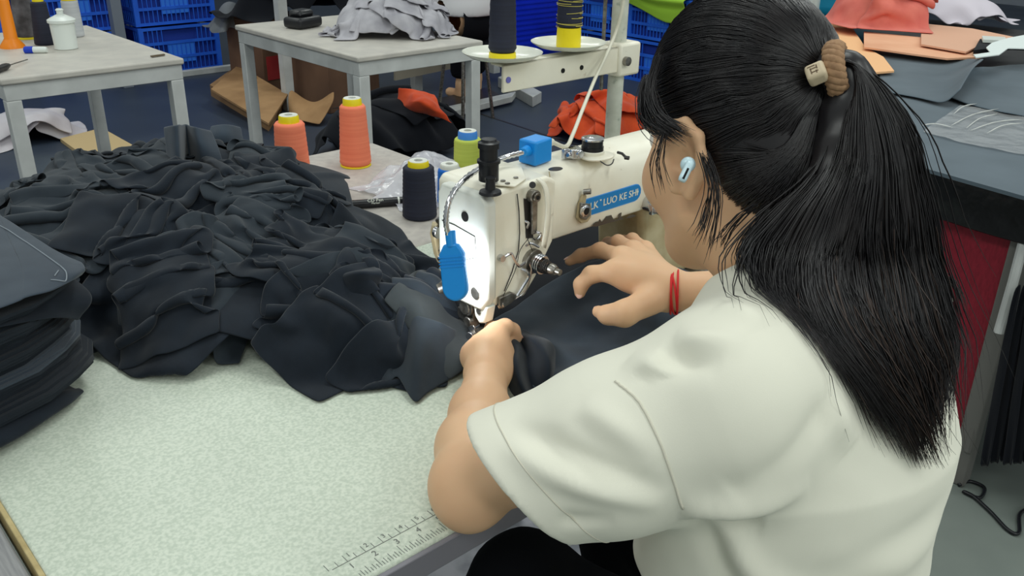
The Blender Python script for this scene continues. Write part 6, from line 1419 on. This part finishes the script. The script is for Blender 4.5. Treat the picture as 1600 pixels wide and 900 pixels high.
for p0, p1 in (((2.4341,0.9382,0.8040), (2.5980,0.9468,0.8060)), ((2.3086,0.8898,0.8030), (2.5823,0.8830,0.8060)), ((2.3132,0.8537,0.8030), (2.5179,0.8610,0.8060)), ((2.2950,0.8367,0.8030), (2.5151,0.7930,0.8060)), ((2.3022,0.7998,0.8030), (2.4716,0.7770,0.8060)), ((2.2615,0.9426,0.8000), (2.2915,0.8792,0.8030))):
    c = (np.array(p0)+np.array(p1))/2+np.array([0.01, 0.01, 0.003]); MB().tube(catmull([p0, c, p1], 10), [0.0005, 0.0012, 0.0018, 0.0014, 0.0018, 0.0012, 0.0018, 0.0016, 0.0012, 0.0005], 6).build('wrinkle', M_ridge, fw_, smooth=180)
lay('peach_fabric', [(3.6015,1.9859,0.8150), (3.5897,1.8631,0.8150), (3.1501,1.5681,0.8150), (3.0176,1.4329,0.8150), (2.8071,1.2896,0.8150), (2.6907,1.3287,0.8150), (2.8370,1.4973,0.8150), (3.0758,1.7079,0.8150)], 0.812, mat('peach_light', (248, 192, 140), 0.8), 'bright peach cut panel just right of the ponytail tie', 'fabric')
lay('peach_sheet', [(3.4050,1.7115,0.8300), (3.4679,1.4409,0.8300), (3.3839,1.2021,0.8300), (3.1981,1.1912,0.8300), (3.0851,1.2482,0.8300), (3.0749,1.3739,0.8300), (3.0706,1.5336,0.8300)], 0.826, M_peach, 'long peach fabric strip lying across the slate sheets', 'fabric')
lay('peach_cloth', [(3.7252,1.6383,0.8500), (3.7559,1.4486,0.8500), (3.6634,1.2478,0.8500), (3.4798,1.2775,0.8500), (3.1899,1.2344,0.8500), (3.2212,1.4023,0.8500)], 0.838, mat('dusty_peach', (222, 174, 146), 0.85), 'dusty peach fabric behind the salmon cloth', 'fabric')
lay('white_offcut', [(3.5452,1.1772,0.8300), (3.4026,1.1880,0.8300), (3.2503,1.1810,0.8300), (3.1352,1.1532,0.8300), (3.0521,1.1076,0.8300), (2.9642,1.1227,0.8300), (2.9172,1.0953,0.8300), (3.0306,1.0716,0.8300), (3.1824,1.1032,0.8300), (3.2399,1.0453,0.8300)], 0.872, mat('white_paper', (226, 234, 232), 0.7), 'white offcut strip at the right edge on the slate sheets', 'offcut', 0.003)
lay('white_label', [(3.4491,1.2919,0.8600), (3.4884,1.2281,0.8600), (3.4027,1.1908,0.8600), (3.3639,1.2528,0.8600)], 0.855, M_pot, 'small white label strip beyond the peach fabric', 'label', 0.01)
lay('dark_strip', [(3.4596,1.3005,0.8400), (3.6358,1.1690,0.8400), (3.4293,1.0956,0.8400), (3.3830,1.1617,0.8400), (3.1939,1.2127,0.8400)], 0.84, M_fabric_dark, 'black fabric strip between peach cloth and the white offcut', 'fabric', 0.012)
cloth_pile('salmon_cloth', (3.62, 1.74), (0.19, 0.20), 0.15, M_salmon, 5, 23, 'crumpled salmon red cloth on the far side of the cutting table', 'cloth', sheet=(0.42, 0.28), rest=0.02, z0=0.845, cu=0.4, cv=0.55)
# far end of the table : teal rolls, wrapped white goods
b = MB(); p = np.array((3.7633,2.1395,0.8000)); q_ = np.array((3.8690,1.9676,0.8000)); b.box((p+q_)/2+np.array([0.2, 0.2, 0.12]), (0.30, 0.42, 0.26), rz=0.2)
tb_ = thing('teal_bag', tuple((p+q_)/2+np.array([0.2, 0.2, -0.012])), 'bright teal bag with a white band at the far end of the table', 'bag')
o = b.build('bag_body', mat('teal', (10, 140, 178), 0.5), tb_, bevel=0.05, seg=4)
c = (p+q_)/2+np.array([0.2, 0.2, 0.12]); MB().box(c+np.array([-0.03, -0.02, 0.0]), (0.305, 0.06, 0.262), rz=0.2).build('white_band', M_pot, tb_, bevel=0.02)
cloth_pile('white_bundle', (4.25, 1.72), (0.16, 0.16), 0.14, mat('lavender_white', (212, 204, 214), 0.7), 2, 25, 'pale lavender wrapped bundle behind the salmon cloth', 'bundle', sheet=(0.4, 0.4), rest=0.03, z0=0.80)
cloth_pile('black_bag', (4.22, 1.10), (0.18, 0.18), 0.16, mat('slate_bag', (52, 58, 72), 0.6), 2, 26, 'dark slate bag at the top right corner', 'bag', sheet=(0.40, 0.38), rest=0.03, z0=0.80)
# strips of black cloth hanging from a leaning grey pole at the right edge, cord on the floor
pl = thing('cloth_rail', (2.3, 0.42, 0), 'leaning grey pole with long black cloth strips hanging at the right edge', 'rail')
b = MB(); b.tube([(2.0500,0.5826,0.1036), (2.0800,0.5890,0.2950), (2.1200,0.6035,0.6215), (2.1400,0.6002,0.7972)], 0.010, 10); b.build('pole', mat('pole_grey', (110, 108, 104), 0.5), pl)
b = MB(); b.tube([(2.0000,0.5716,0.4480), (2.0200,0.5758,0.5655), (2.0400,0.5825,0.6781)], 0.011, 10); b.build('side_pole', M_steel_white, pl)
for k in range(9):
    x0 = 1556+9*k; 
    q0 = np.array([(1.9800,0.5587,0.5679), (1.9800,0.4747,0.6118)]); q1 = np.array([(1.9800,0.5300,0.1187), (1.9800,0.3936,0.1847)])
    f0, f1 = k/9, (k+1.25)/9
    A_ = q0[0]+(q0[1]-q0[0])*f0; B_ = q0[0]+(q0[1]-q0[0])*f1; C_ = q1[0]+(q1[1]-q1[0])*f0; D_ = q1[0]+(q1[1]-q1[0])*f1
    off = np.array([0.012*(k % 3), 0, 0])
    strip('hanging_strip', [[A_+off, (A_+B_)/2+off+(0.008, 0, 0.01), B_+off], [(A_+C_)/2+off+(0.01, 0.006, 0), (A_+B_+C_+D_)/4+off, (B_+D_)/2+off], [C_+off, (C_+D_)/2+off+(0.01, 0, 0.008*(k % 2)), D_+off]], 10, 5, M_fabric_dark, pl, 0.006, 70+k, 0.003)
b = MB(); b.tube(catmull([(2.0460,0.5808,0.0060), (2.0824,0.5696,0.0060), (2.0837,0.5345,0.0060), (2.0327,0.5259,0.0060), (2.0285,0.5625,0.0060), (2.0285,0.5394,0.0060), (1.9988,0.4854,0.0060), (1.9623,0.4323,0.0060), (1.9720,0.4121,0.0060), (2.0542,0.4369,0.0060), (2.1310,0.4014,0.0060)], 60), 0.0045, 7)
tag(b.build('floor_cord', M_black_plastic, smooth=180), 'thin black cord looped on the floor at the lower right', 'cord')
